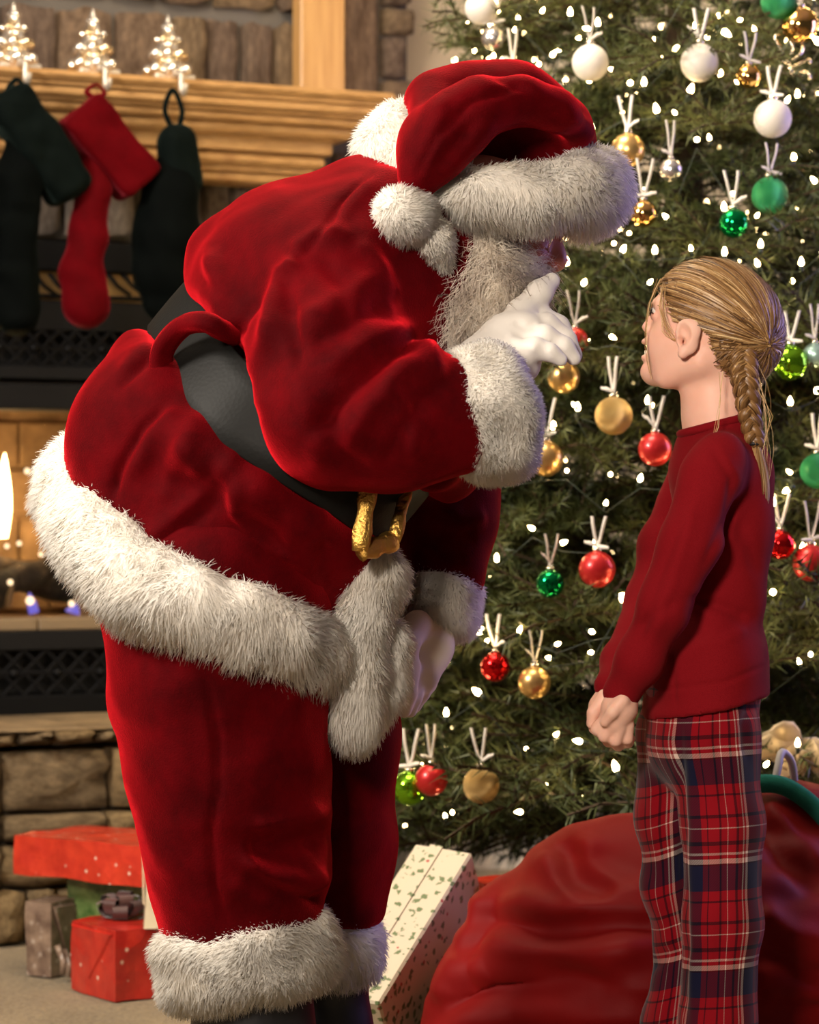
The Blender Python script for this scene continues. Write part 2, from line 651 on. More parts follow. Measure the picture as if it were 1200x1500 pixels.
M = {}
M['velvet'] = velvet('red_velvet', (0.038, 0.0002, 0.001, 1), (0.082, 0.0004, 0.0018, 1), 0.95, (1, 0.018, 0.03, 1))
M['fur'] = furmat('white_fur', (0.97, 0.94, 0.88, 1), (0.93, 0.89, 0.82, 1))
M['beard'] = furmat('grey_beard', (0.95, 0.88, 0.77, 1), (0.60, 0.51, 0.43, 1))
M['glove'] = plain('white_glove_cloth', (0.66, 0.62, 0.57), 0.85, sheen=0.2)
M['cream_glove'] = plain('cream_glove_cloth', (0.72, 0.63, 0.52), 0.85, sheen=0.2)
M['boot'] = plain('black_boot_leather', (0.008, 0.008, 0.010), 0.42)
t = NT('black_belt_leather'); t.set(base=(0.006, 0.006, 0.0055, 1), rough=0.52, spec=0.10)
vo = t.n('ShaderNodeTexVoronoi'); vo.inputs['Scale'].default_value = 170; t.l(t.coord(), vo.inputs['Vector'])
nz = t.noise(t.coord(), 25, 5); t.bump(t.math('ADD', vo.outputs[0], nz.outputs[0]), 0.3, 0.0006); M['belt'] = t.m
t = NT('gold_foil'); t.set(base=(0.72, 0.42, 0.10, 1), metal=1.0, rough=0.38)
t.bump(t.noise(t.coord(), 120, 5).outputs[0], 0.7, 0.006); M['gold'] = t.m


def skin(name, col, red):
    t = NT(name)
    n1 = t.noise(t.coord(), 18, 3)
    t.l(t.ramp(n1.outputs[0], [(0.35, col), (0.7, red)]), t.b.inputs['Base Color'])
    t.set(rough=0.5, sss=0.12, spec=0.35)
    t.b.inputs['Subsurface Radius'].default_value = (0.010, 0.004, 0.002)
    t.bump(t.noise(t.coord(), 700, 2).outputs[0], 0.06, 0.002)
    return t.m


M['skin_girl'] = skin('fair_skin', (0.83, 0.50, 0.385, 1), (0.79, 0.43, 0.32, 1))
M['skin_santa'] = skin('ruddy_skin', (0.52, 0.20, 0.15, 1), (0.45, 0.13, 0.10, 1))
t = NT('blonde_hair'); at = t.n('ShaderNodeAttribute'); at.attribute_name = 'strand'
t.l(t.ramp(at.outputs['Fac'], [(0.0, (0.07, 0.030, 0.009)), (0.42, (0.25, 0.125, 0.042)), (0.78, (0.47, 0.275, 0.105)), (1.0, (0.72, 0.52, 0.27))]), t.b.inputs['Base Color'])
t.set(rough=0.42, spec=0.5); M['hair'] = t.m
M['hair_tie'] = plain('black_elastic', (0.006, 0.006, 0.008), 0.6)
M['eye'] = plain('eye_white', (0.75, 0.70, 0.66), 0.15)
M['iris'] = plain('dark_iris', (0.02, 0.016, 0.014), 0.1)
M['lash'] = plain('dark_lash', (0.03, 0.015, 0.008), 0.7)
M['tooth'] = plain('tooth', (0.8, 0.72, 0.6), 0.2)
M['lip'] = skin('lip_skin', (0.55, 0.20, 0.16, 1), (0.50, 0.17, 0.14, 1))
t = NT('red_jersey'); n1 = t.noise(t.coord('Object', (1, 1, 1)), 900, 2)
t.l(t.ramp(n1.outputs[0], [(0.3, (0.15, 0.003, 0.006)), (0.7, (0.21, 0.006, 0.010))]), t.b.inputs['Base Color'])
t.set(rough=0.85, sheen=0.06, tint=(1, 0.3, 0.3, 1), spec=0.06); t.bump(n1.outputs[0], 0.15, 0.002); M['shirt'] = t.m

# tartan: bands across (u) and along (v) the leg, from the cloth's own coordinates
t = NT('plaid_flannel'); at = t.n('ShaderNodeAttribute'); at.attribute_name = 'cloth_uv'
sx = t.n('ShaderNodeSeparateXYZ'); t.l(at.outputs['Vector'], sx.inputs[0])
R_, N_, W_, K_ = (0.22, 0.004, 0.009), (0.008, 0.008, 0.026), (0.66, 0.50, 0.43), (0.02, 0.003, 0.006)
def bands(sock, per):
    f = t.math('FRACT', t.math('DIVIDE', sock, per))
    return t.ramp(f, [(0.0, R_), (0.08, K_), (0.11, R_), (0.20, W_), (0.212, R_), (0.33, K_), (0.37, R_), (0.44, W_), (0.462, R_), (0.50, W_), (0.545, K_), (0.56, N_), (0.80, R_), (0.89, K_), (0.91, R_)], 'CONSTANT')
cu, cv = bands(sx.outputs[0], 0.092), bands(sx.outputs[1], 0.152)
tw = t.math('FRACT', t.math('MULTIPLY', t.math('ADD', sx.outputs[0], sx.outputs[1]), 260.0))
fac = t.math('ADD', t.math('MULTIPLY', t.math('GREATER_THAN', tw, 0.5), 0.16), 0.44)
av = t.mix(fac, cu, cv)
dk = t.n('ShaderNodeMix', data_type='RGBA', blend_type='DARKEN'); dk.inputs[0].default_value = 1.0; t.l(cu, dk.inputs[6]); t.l(cv, dk.inputs[7])
t.l(t.mix(0.5, av, dk.outputs[2]), t.b.inputs['Base Color'])
t.set(rough=0.9, sheen=0.12, spec=0.05); M['plaid'] = t.m

M['needle'] = None
t = NT('fir_needles'); oi = t.n('ShaderNodeObjectInfo')
n1 = t.noise(t.coord('Object'), 9, 3)
mx = t.math('ADD', t.math('MULTIPLY', oi.outputs['Random'], 0.4), t.math('MULTIPLY', n1.outputs[0], 0.8))
t.l(t.ramp(mx, [(0.25, (0.024, 0.036, 0.012)), (0.55, (0.060, 0.080, 0.024)), (0.9, (0.130, 0.140, 0.042))]), t.b.inputs['Base Color'])
t.set(rough=0.5, spec=0.4); M['needle'] = t.m
M['bark'] = plain('twig_bark', (0.05, 0.03, 0.015), 0.9)
M['wire'] = plain('green_wire', (0.008, 0.02, 0.010), 0.5)
t = NT('lit_bulb'); t.set(base=(1, 0.8, 0.5, 1), emit=(1.0, 0.70, 0.32, 1), estr=45.0); M['bulb'] = t.m
t = NT('fire_flame'); lw = t.noise(t.coord(), 12, 2)
t.l(t.ramp(lw.outputs[0], [(0.3, (1.0, 0.50, 0.14)), (0.6, (1.0, 0.72, 0.34))]), t.b.inputs['Emission Color']); t.set(base=(0, 0, 0, 1), estr=30.0); M['flame'] = t.m
t = NT('blue_flame'); t.set(base=(0, 0, 0, 1), emit=(0.25, 0.2, 0.9, 1), estr=0.7); M['blue_flame'] = t.m
t = NT('ember'); t.set(base=(0, 0, 0, 1), emit=(1.0, 0.72, 0.42, 1), estr=2.0); M['ember'] = t.m

# ================================================================== THE ROOM
t = NT('beige_carpet')
n1 = t.noise(t.coord(), 90, 4, 0.7); n2 = t.noise(t.coord(), 6, 3)
mx = t.math('ADD', t.math('MULTIPLY', n1.outputs[0], 0.7), t.math('MULTIPLY', n2.outputs[0], 0.3))
t.l(t.ramp(mx, [(0.35, (0.12, 0.083, 0.038)), (0.65, (0.34, 0.25, 0.135))]), t.b.inputs['Base Color'])
t.set(rough=0.95, sheen=0.2, spec=0.05); t.bump(n1.outputs[0], 0.9, 0.012); M['carpet'] = t.m
t = NT('beige_wall_paint'); n1 = t.noise(t.coord(), 60, 3)
t.set(base=(0.58, 0.50, 0.39, 1), rough=0.9, spec=0.1); t.bump(n1.outputs[0], 0.08, 0.004); M['wall'] = t.m
M['ceiling'] = plain('ceiling_paint', (0.7, 0.66, 0.58), 0.9)


def slab(name, x0, x1, y0, y1, z0, z1, mat):
    V, F = box(((x0 + x1) / 2, (y0 + y1) / 2, (z0 + z1) / 2), ((x1 - x0) / 2, (y1 - y0) / 2, (z1 - z0) / 2))
    o = mk(name, V, F, mat, None, False)
    o['kind'] = 'structure'
    return o


slab('floor', -3.4, 3.4, -0.5, 7.1, -0.08, 0.0, M['carpet'])
slab('wall_back', -3.4, 3.4, 6.9, 7.05, 0.0, 3.1, M['wall'])
slab('wall_left', -3.5, -3.4, 1.0, 7.05, 0.0, 3.1, M['wall'])
slab('ceiling', -3.4, 3.4, 1.0, 7.05, 3.1, 3.2, M['ceiling'])
slab('baseboard_back', -3.4, 3.4, 6.88, 6.9, 0.0, 0.11, plain('painted_baseboard', (0.6, 0.55, 0.46), 0.5))

# ------------------------------------------------------------------ fireplace frame: u along its face, v out of it
TH = math.radians(25.0)
FT = np.array([math.cos(TH), math.sin(TH), 0.0]); FN = np.array([math.sin(TH), -math.cos(TH), 0.0])
FO = np.array([-0.125 * 6.17, 6.17, 0.0])
FM = np.stack([FT, FN * -1.0, [0, 0, 1.0]], 1)      # columns: u, inward, up


def F_(u, v, z):
    return FO + FT * u + FN * v + np.array([0, 0, z])


def fp(px, py, v):
    """(u, z) on the plane v for a pixel of the photograph"""
    q = (px - 600) / FPX
    D = (v + FO @ FN) / (q * FN[0] + FN[1])
    p = np.array([q * D, D, 0]) - FO
    return float(p @ FT), CAMZ + (750 - py) * D / FPX


def fbox(name, u0, u1, v0, v1, z0, z1, mat, parent=None, bev=0.004):
    V, F = box(F_((u0 + u1) / 2, (v0 + v1) / 2, (z0 + z1) / 2), (abs(u1 - u0) / 2, abs(v1 - v0) / 2, abs(z1 - z0) / 2), bev, FM)
    return mk(name, V, F, mat, parent, False)


M['stone'] = stone('chimney_stone', [(0.0, (0.20, 0.14, 0.105)), (0.35, (0.28, 0.20, 0.14)), (0.65, (0.20, 0.15, 0.125)), (1.0, (0.31, 0.23, 0.14))])
M['stone_hearth'] = stone('hearth_stone', [(0.0, (0.28, 0.20, 0.11)), (0.4, (0.40, 0.29, 0.155)), (0.7, (0.26, 0.20, 0.13)), (1.0, (0.45, 0.33, 0.18))])
M['stone_grey_shade'] = stone('shaded_grey_stone', [(0.0, (0.13, 0.115, 0.11)), (0.5, (0.21, 0.18, 0.165)), (1.0, (0.25, 0.22, 0.20))])  # grey stone, darkened in colour for the mantel's shade
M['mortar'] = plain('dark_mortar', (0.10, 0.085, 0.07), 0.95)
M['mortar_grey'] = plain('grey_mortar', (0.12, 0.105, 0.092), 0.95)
M['pine'] = wood('golden_pine', (0.33, 0.175, 0.062, 1), (0.50, 0.29, 0.115, 1), (1.2, 14, 22))
M['pine_post'] = wood('golden_pine_upright', (0.42, 0.225, 0.075, 1), (0.56, 0.33, 0.125, 1), (16, 16, 1.0))
M['iron'] = plain('black_iron', (0.004, 0.004, 0.0045), 0.7, spec=0.1)
M['iron_hi'] = plain('satin_black_metal', (0.007, 0.007, 0.008), 0.6, spec=0.15)
M['hollow_shade'] = plain('hollow_shade_black', (0.003, 0.003, 0.003), 0.9)  # near-black stands in for the shade inside the vents

# a rough stone: unit block whose outer face is a bumpy grid; five shapes, shared
stone_meshes = {}


def stone_mesh(kind, i, mat):
    key = (kind, i)
    if key in stone_meshes: return stone_meshes[key]
    r = np.random.default_rng(100 + i)
    n = 5
    g = np.linspace(-0.5, 0.5, n)
    V, Fq = [], []
    for a in range(n):
        for b in range(n):
            edge = (a in (0, n - 1)) + (b in (0, n - 1))
            x, z = g[a], g[b]
            if edge: x += r.normal() * 0.014; z += r.normal() * 0.018
            if edge == 2: x *= 0.965; z *= 0.95
            y = -0.5 + (0.0 if not edge else 0.13) + (r.normal() * 0.10 if not edge else r.normal() * 0.05)
            V.append((x, y, z))
    for a in range(n - 1):
        for b in range(n - 1):
            Fq.append((a * n + b, (a + 1) * n + b, (a + 1) * n + b + 1, a * n + b + 1))
    rim = [a * n for a in range(n)] + [(n - 1) * n + b for b in range(1, n)] + [a * n + n - 1 for a in range(n - 2, -1, -1)] + [b for b in range(n - 2, 0, -1)]
    k = len(V)
    for j in rim: V.append((V[j][0], 0.5, V[j][2]))
    m = len(rim)
    for j in range(m):
        Fq.append((rim[(j + 1) % m], rim[j], k + j, k + (j + 1) % m))
    me = mesh_data('stone', np.array(V), np.array(Fq), mat, True)
    stone_meshes[key] = me
    return me


stone_n = [0]


def put_stone(u0, u1, z0, z1, vface, depth, parent, kind='stone', gap=0.006, name='stone'):
    stone_n[0] += 1
    me = stone_mesh(kind, stone_n[0] % 5, M[kind])
    o = bpy.data.objects.new(name, me)
    COL.objects.link(o)
    jit = 0.010 * math.sin(stone_n[0] * 2.4)
    o.location = F_((u0 + u1) / 2, vface - depth / 2 + jit, (z0 + z1) / 2) - np.array(parent.location)
    o.rotation_euler = (0, 0, TH)
    o.scale = (u1 - u0 - gap, depth, z1 - z0 - gap)
    o.parent = parent
    return o


uR, _ = fp(612, 100, 0)            # right edge of the stone breast
uF1, _ = fp(332, 600, 0)           # firebox insert, right edge (behind Santa)
uF0 = uF1 - 1.12
uL = uF0 - 0.62
zH = fp(100, 1047, 0.05)[1]        # hearth top
zI = fp(200, 352, 0)[1]            # top of the insert opening
zM0 = fp(300, 262, 0.10)[1]        # underside of mantel
zM1 = fp(300, 116, 0.26)[1]        # top of mantel
ZTOP = 3.09

# the stone chimney breast: a core with an opening for the insert, faced with single stones
parts = []
for a, b, c, d in ((uL, uF0, 0, ZTOP), (uF1, uR - 0.01, 0, ZTOP), (uF0, uF1, zI, ZTOP), (uF0, uF1, 0, zH - 0.01)):
    parts.append(box(F_((a + b) / 2, -0.29, (c + d) / 2), ((b - a) / 2, 0.25, (d - c) / 2), 0, FM))
V, F = joinm(parts)
chim = mk('wall_chimney', V, F, M['mortar_grey'], None, False)
chim['kind'] = 'structure'

# courses of upright stones above the mantel, inside the pine frame
uP0, uP1 = fp(440, 60, 0.05)[0], fp(505, 60, 0.05)[0]
zc = fp(200, 6, 0)[1]
rr = np.random.default_rng(5)
us = [fp(px, 60, 0)[0] for px in (-160, -75, 5, 84, 171, 255, 305, 356, 402, 441)]
us = [u_ for u_ in np.arange(uL, us[0] - 0.06, 0.125)] + us
for a, b in zip(us[:-1], us[1:]):
    put_stone(a, b, zM1 - 0.06, zc - 0.012, 0.0, 0.06, chim, 'stone', 0.012)
z = zc + 0.012
row = 0
while z < ZTOP - 0.05:
    h = 0.20 if row else 0.22
    u = us[0] - (0.05 if row % 2 else 0)
    while u < us[-1] - 0.03:
        w = 0.11 + 0.05 * rr.random()
        e = min(u + w, us[-1])
        put_stone(u, e, z, min(z + h - 0.012, ZTOP), 0.0, 0.06, chim, 'stone', 0.012)
        u = e
    z += h; row += 1
# tall stones right of the frame, then the jagged end column
z = zM1 - 0.06
uq = fp(560, 60, 0)[0]
for h in (0.36, 0.30, 0.28, 0.3):
    if z + h > ZTOP: h = ZTOP - z
    if h > 0.05: put_stone(uP1, uq - 0.004, z, z + h - 0.008, 0.005, 0.07, chim, 'stone', 0.008)
    z += h
z = zH
hs = [0.10, 0.07, 0.09, 0.065, 0.1, 0.085]
i = 0
znow = fp(585, 158, 0)[1]
zq = [znow - 0.07 * k for k in range(21, 0, -1)] + [fp(585, y, 0)[1] for y in (158, 116, 52, 9)]
zq += [zq[-1] + 0.09, zq[-1] + 0.17, zq[-1] + 0.27, zq[-1] + 0.35, zq[-1] + 0.44, zq[-1] + 0.53]
for a, b in zip(zq[:-1], zq[1:]):
    i += 1
    if a < 0.0 or b > ZTOP: continue
    put_stone(uq + 0.006, uR + (0.0, -0.018, 0.010, -0.03)[i % 4], a, b, 0.012, 0.08, chim, 'stone', 0.010)
# stones beside and below the mantel (grey, with its shade put into the colour) and the upright lintel stones over the insert
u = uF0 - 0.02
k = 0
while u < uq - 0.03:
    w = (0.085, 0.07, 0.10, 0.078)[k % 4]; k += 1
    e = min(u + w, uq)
    put_stone(u, e, zI + 0.004, zM1 - 0.10, 0.0, 0.06, chim, 'stone_grey_shade', 0.010)
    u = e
z = zH
row = 0
while z < zI - 0.02:
    h = (0.14, 0.10, 0.17, 0.12)[row % 4]
    u = uF1 + 0.005
    while u < uq - 0.04:
        e = min(u + 0.16 + 0.1 * rr.random(), uq)
        if uq - e < 0.06: e = uq
        put_stone(u, e, z, min(z + h, zI), 0.0, 0.06, chim, 'stone', 0.010)
        u = e
    u = uL
    while u < uF0 - 0.04:
        e = min(u + 0.2 + 0.1 * rr.random(), uF0)
        if uF0 - e < 0.06: e = uF0
        put_stone(u, e, z, min(z + h, zI), 0.0, 0.06, chim, 'stone', 0.010)
        u = e
    z += h; row += 1

fr = fbox('trim_1', uP0, uP1, 0.0, 0.055, zM1 - 0.02, ZTOP, M['pine_post']); fr['kind'] = 'structure'

# ------------------------------------------------------------------ pine mantel of stacked mouldings, returned at its right end
mant = empty('mantel_shelf', F_(-0.1, 0.0, zM1), 'long golden pine mantel shelf with stepped mouldings along the stone chimney', 'mantel')
uE = fp(583, 140, 0.26)[0]
def mz(py, v): return fp(300, py, v)[1]
bandz = [(116, 130, 0.265, 0.010), (130, 138, 0.250, 0.003), (138, 152, 0.242, 0.005), (152, 160, 0.225, 0.003),
         (160, 172, 0.215, 0.006), (172, 190, 0.190, 0.008), (190, 196, 0.160, 0.002), (196, 216, 0.150, 0.002), (216, 221, 0.125, 0.002),
         (221, 236, 0.140, 0.008), (236, 248, 0.118, 0.004), (248, 263, 0.105, 0.005)]
mu0 = uL - 0.02
for y0, y1, v, bev in bandz:
    z1, z0 = mz(y0, v), mz(y1, v)
    fbox('moulding', mu0, uE - (0.265 - v) * 1.0, 0.012, v, z0 - 0.001, z1, M['pine'], mant, bev)

# ------------------------------------------------------------------ raised stone hearth
hearth = empty('stone_hearth', F_(-0.1, 0.25, 0.0), 'raised tan stone hearth with a rough cap under the black firebox', 'hearth')
VH = 0.46
uHR = fp(335, 1200, VH)[0]
V, F = box(F_((uL + uHR) / 2, VH / 2 - 0.02, (zH - 0.05) / 2), ((uHR - uL) / 2, VH / 2 - 0.03, (zH - 0.05) / 2), 0, FM)
mk('core', V, F, M['mortar'], hearth, False)
hz = lambda py: fp(90, py, VH)[1]
u = uL
k = 0
while u < uHR - 0.02:                      # cap blocks, long slabs with a row of small blocks below
    e = min(u + (0.088, 0.072, 0.094)[k % 3], uHR); k += 1
    put_stone(u, e, hz(1092), hz(1068), VH + 0.016, 0.20, hearth, 'stone_hearth', 0.005)
    u = e
u = uL
while u < uHR - 0.02:
    e = min(u + 0.42, uHR)
    V, F = box(F_((u + e) / 2, VH / 2, (hz(1068) + zH) / 2), ((e - u) / 2 - 0.003, VH / 2 + 0.006, (zH - hz(1068)) / 2), 0.010, FM)
    o = mk('slab', V, F, M['stone_hearth'], hearth, False)
    u = e
rows = [[(1098, 1190), (-700, -430, -260, -80, 3, 162, 330)], [(1190, 1232), (-700, -400, -260, -60, 4, 157, 240, 335)],
        [(1232, 1300), (-700, -450, -260, -120, 2, 170, 335)], [(1300, 1388), (-700, -390, -260, -20, 42, 84, 160, 335)]]
hu = lambda px: max(uL, min(uHR, fp(px, 1200, VH)[0]))
for (y0, y1), xs in rows:
    for a, b in zip(xs[:-1], xs[1:]):
        if hu(b) - hu(a) > 0.02:
            put_stone(hu(a), hu(b), max(0.004, hz(y1)), hz(y0), VH + 0.01, 0.10, hearth, 'stone_hearth', 0.009)

# ------------------------------------------------------------------ black firebox insert
ins = empty('fireplace_insert', F_((uF0 + uF1) / 2, 0, zH), 'black iron gas fireplace insert with pierced vents and glass front', 'fireplace')
V0 = 0.035
fz = lambda py: fp(80, py, V0)[1]
z_glass1, z_glass0 = fz(600), fz(905)
def fplate(name, u0, u1, y0, y1, v0, v1, mat, bev=0.003): return fbox(name, u0, u1, v0, v1, fz(y1), fz(y0), mat, ins, bev)
fplate('hood', uF0, uF1, 352, 396, -0.10, V0, M['iron'])
tan_mat = plain('dull_tan_metal', (0.20, 0.12, 0.045), 0.45, metal=0.5)
fplate('tan_band', uF0 + 0.03, uF1 - 0.03, 396, 440, -0.03, V0 - 0.02, tan_mat)  # dull tan strip below the hood
for px in (52, 74, 160, 182, 262, 285, -60, -30):      # dark diagonal bars over the dull tan band
    u0, z0 = fp(px, 400, V0); u1, z1 = fp(px + 34, 432, V0)
    Vt, Ft = tube([F_(u0, V0 - 0.012, z0), F_((u0 + u1) / 2 - 0.004, V0 - 0.010, (z0 + z1) / 2 - 0.004), F_(u1, V0 - 0.012, z1)], 0.005, 6)
    mk('diagonal_bar', Vt, Ft, M['iron'], ins)
fplate('hood_lip', uF0, uF1, 430, 436, -0.03, V0 - 0.008, M['iron'])
fplate('upper_panel', uF0, uF1, 440, 484, -0.10, V0, M['iron_hi'])
fplate('upper_bar', uF0, uF1, 536, 556, -0.10, V0 + 0.004, M['iron_hi'])
fplate('upper_frame', uF0, uF1, 562, 600, -0.10, V0 + 0.012, M['iron_hi'])
fplate('lower_panel', uF0, uF1, 924, 952, -0.10, V0 + 0.004, M['iron_hi'])
fplate('lower_bar', uF0, uF1, 1018, 1047, -0.10, V0 + 0.008, M['iron'])
fplate('side_frame', uF0, uF0 + 0.07, 352, 1047, -0.10, V0 + 0.002, M['iron_hi'])
fplate('side_frame', uF1 - 0.07, uF1, 352, 1047, -0.10, V0 + 0.002, M['iron_hi'])


def fretwork(y0, y1):
    """pierced vent: a lattice of crossing bars with rosettes, in front of a plate coloured near-black as the shade of a hollow"""
    fplate('vent_backing', uF0 + 0.05, uF1 - 0.05, y0, y1, -0.09, -0.05, M['hollow_shade'])
    z1, z0 = fz(y0), fz(y1)
    prts = []
    step = (z1 - z0) / 2
    n = int((uF1 - uF0 - 0.14) / step)
    for i in range(n + 1):
        u = uF0 + 0.07 + i * step
        for a, b in ((1, 1), (-1, 1)):
            for zb in (z0, (z0 + z1) / 2):
                p0 = F_(u, V0 - 0.004, zb if a > 0 else zb + step); p1 = F_(u + step, V0 - 0.004, zb + step if a > 0 else zb)
                prts.append(tube([p0, p1], 0.0042, 4))
    prts.append(tube([F_(uF0 + 0.07, V0 - 0.004, (z0 + z1) / 2), F_(uF1 - 0.07, V0 - 0.004, (z0 + z1) / 2)], 0.005, 4))
    V, F = joinm(prts)
    o = mk('vent_lattice', V, F, M['iron_hi'], ins, False)
    for i in range(0, n + 1, 2):
        u = uF0 + 0.07 + (i + 0.5) * step
        Vt, Ft = lathe([(0.0, 0), (0.010, 0.001), (0.006, 0.006), (0.0, 0.007)], 8)
        Vt = Vt[:, [0, 2, 1]] * [1, -1, 1]
        Vt = Vt @ FM.T + F_(u, V0, (z0 + z1) / 2)
        mk('rosette', Vt, Ft, M['iron_hi'], ins)


fretwork(484, 536)
fretwork(952, 1018)
# firebox: brick lined hollow with a sill, glass in front
t = NT('firebrick'); bk = t.n('ShaderNodeTexNoise'); bk.inputs['Scale'].default_value = 20
t.l(t.coord(), bk.inputs['Vector']); t.l(t.ramp(bk.outputs[0], [(0.3, (0.13, 0.075, 0.035)), (0.7, (0.26, 0.16, 0.08))]), t.b.inputs['Base Color']); t.set(rough=0.95); t.bump(bk.outputs[0], 0.4, 0.01)
M['firebrick'] = t.m
parts = []
ub0, ub1 = uF0 + 0.07, uF1 - 0.07
dpt = -0.42
for (a, b, v0, v1, z0, z1) in ((ub0, ub1, dpt - 0.02, dpt, z_glass0 - 0.04, z_glass1 + 0.03), (ub0 - 0.02, ub0, dpt, 0.0, z_glass0 - 0.04, z_glass1 + 0.03), (ub1, ub1 + 0.02, dpt, 0.0, z_glass0 - 0.04, z_glass1 + 0.03),
                               (ub0, ub1, dpt, 0.0, z_glass1 + 0.01, z_glass1 + 0.03), (ub0, ub1, dpt, 0.0, z_glass0 - 0.05, z_glass0 - 0.01)):
    parts.append(box(F_((a + b) / 2, (v0 + v1) / 2, (z0 + z1) / 2), ((b - a) / 2, abs(v1 - v0) / 2, (z1 - z0) / 2), 0, FM))
V, F = joinm(parts)
mk('firebox', V, F, M['firebrick'], ins, False)
for rw in range(4):                       # firebricks of the back wall
    zz = z_glass0 + rw * 0.115
    for c in range(7):
        a = ub0 + c * 0.15 - (0.075 if rw % 2 else 0)
        a0, a1 = max(a, ub0), min(a + 0.15, ub1)
        if a1 - a0 > 0.03:
            V, F = box(F_((a0 + a1) / 2, dpt + 0.004, zz + 0.055), ((a1 - a0) / 2 - 0.003, 0.012, 0.052), 0.004, FM)
            mk('brick', V, F, M['firebrick'], ins, False)
for a in range(5):
    w = (ub1 - ub0) / 5
    V, F = box(F_(ub0 + (a + 0.5) * w, -0.02, (fz(924) + fz(905)) / 2), (w / 2 - 0.002, 0.05, (fz(905) - fz(924)) / 2), 0.004, FM)
    mk('sill_tile', V, F, plain('sill_stone', (0.20, 0.14, 0.08), 0.7) if a == 0 else bpy.data.materials['sill_stone'], ins, False)
t = NT('firebox_glass'); t.set(base=(1, 1, 1, 1), rough=0.02, trans=1.0, ior=1.02, spec=0.3)
fbox('glass_front', ub0, ub1, 0.012, 0.016, z_glass0, z_glass1, t.m, ins, 0)

t = NT('charred_bark'); n1 = t.noise(t.coord('Object', (1, 1, 1)), 30, 6, 0.7)
t.l(t.ramp(n1.outputs[0], [(0.35, (0.012, 0.009, 0.007)), (0.6, (0.06, 0.04, 0.025)), (0.75, (0.22, 0.15, 0.09))]), t.b.inputs['Base Color']); t.set(rough=0.95); t.bump(n1.outputs[0], 0.9, 0.02)
M['log'] = t.m
M['log_end'] = plain('cut_log_end', (0.30, 0.20, 0.10), 0.9)


def log(p0, p1, r, label):
    pts = np.array([p0 + (p1 - p0) * t_ + np.array([0, 0, 0.008 * math.sin(t_ * 7)]) for t_ in np.linspace(0, 1, 9)])
    root = empty('log', p0, label, 'log', 'gas logs in the firebox')
    V, F = tube(pts, [r * (0.92 + 0.1 * math.sin(i * 2.1)) for i in range(9)], 12)
    mk('bark', V, F, M['log'], root)
    d = (p1 - p0) / np.linalg.norm(p1 - p0)
    V, F = tube([p0 - d * 0.004, p0 + d * 0.002], r * 0.80, 12)
    mk('cut_end', V, F, M['log_end'], root, False)


def fpt(px, py, v):
    u, z = fp(px, py, v)
    return F_(u, v, z)


log(fpt(14, 868, -0.08), fpt(-110, 850, -0.16), 0.045, 'charred log with pale cut end lying lowest in the firebox')
log(fpt(-40, 838, -0.22), fpt(185, 868, -0.24), 0.042, 'dark charred log lying across the back of the firebox')
log(fpt(-20, 872, -0.10), fpt(104, 812, -0.26), 0.034, 'thin dark log leaning diagonally over the other firebox logs')
log(fpt(128, 886, -0.10), fpt(228, 852, -0.25), 0.045, 'black log lying behind the white fur hem in the firebox')


def flame(pxs, v, mat, label, grp=None, thick=0.5):
    pts = [fpt(a, b, v) for a, b, w in pxs]
    rad = [w * 6.0 / FPX for a, b, w in pxs]
    V, F = tube(catmull(pts, 5), catmull(np.array(rad)[:, None], 5)[:, 0].clip(0.0008), 10, True, 1.0)
    o = mk('flame', V, F, mat)
    set_props(o, label, 'flame', None)


flame([(4, 788, 8), (3, 750, 15), (4, 715, 13), (6, 688, 7), (7, 664, 1)], -0.18, M['flame'], 'tall bright yellow flame rising at the left of the firebox')
flame([(-60, 800, 18), (-64, 740, 24), (-58, 690, 16), (-62, 645, 2)], -0.20, M['flame'], 'tall flame beyond the photo edge burning in the firebox')
flame([(92, 800, 14), (94, 772, 12), (86, 745, 2)], -0.30, M['flame'], 'short flame behind the logs beside the white fur hem')
flame([(50, 898, 8), (46, 882, 7), (43, 868, 1)], -0.05, M['blue_flame'], 'small blue gas flame below the pale cut log end')
flame([(106, 898, 12), (108, 890, 8), (106, 880, 1)], -0.05, M['blue_flame'], 'small blue gas flame low beside the fur hem')
emb = []
for px, py, r in ((15, 853, 4.5), (44, 880, 7), (105, 884, 5), (28, 796, 4), (40, 690, 5), (10, 800, 4), (60, 812, 4)):
    Vv, Ff = lathe([(0.0, -1), (0.7, -0.7), (1, 0), (0.7, 0.7), (0.0, 1)], 8)
    emb.append((Vv * r * 5.9 / FPX + fpt(px, py, -0.04 if py > 840 else -0.3), Ff))
V, F = joinm(emb)
o = mk('embers', V, F, M['ember'])
set_props(o, 'small glowing embers scattered over the firebox logs', 'embers', None, 'stuff')
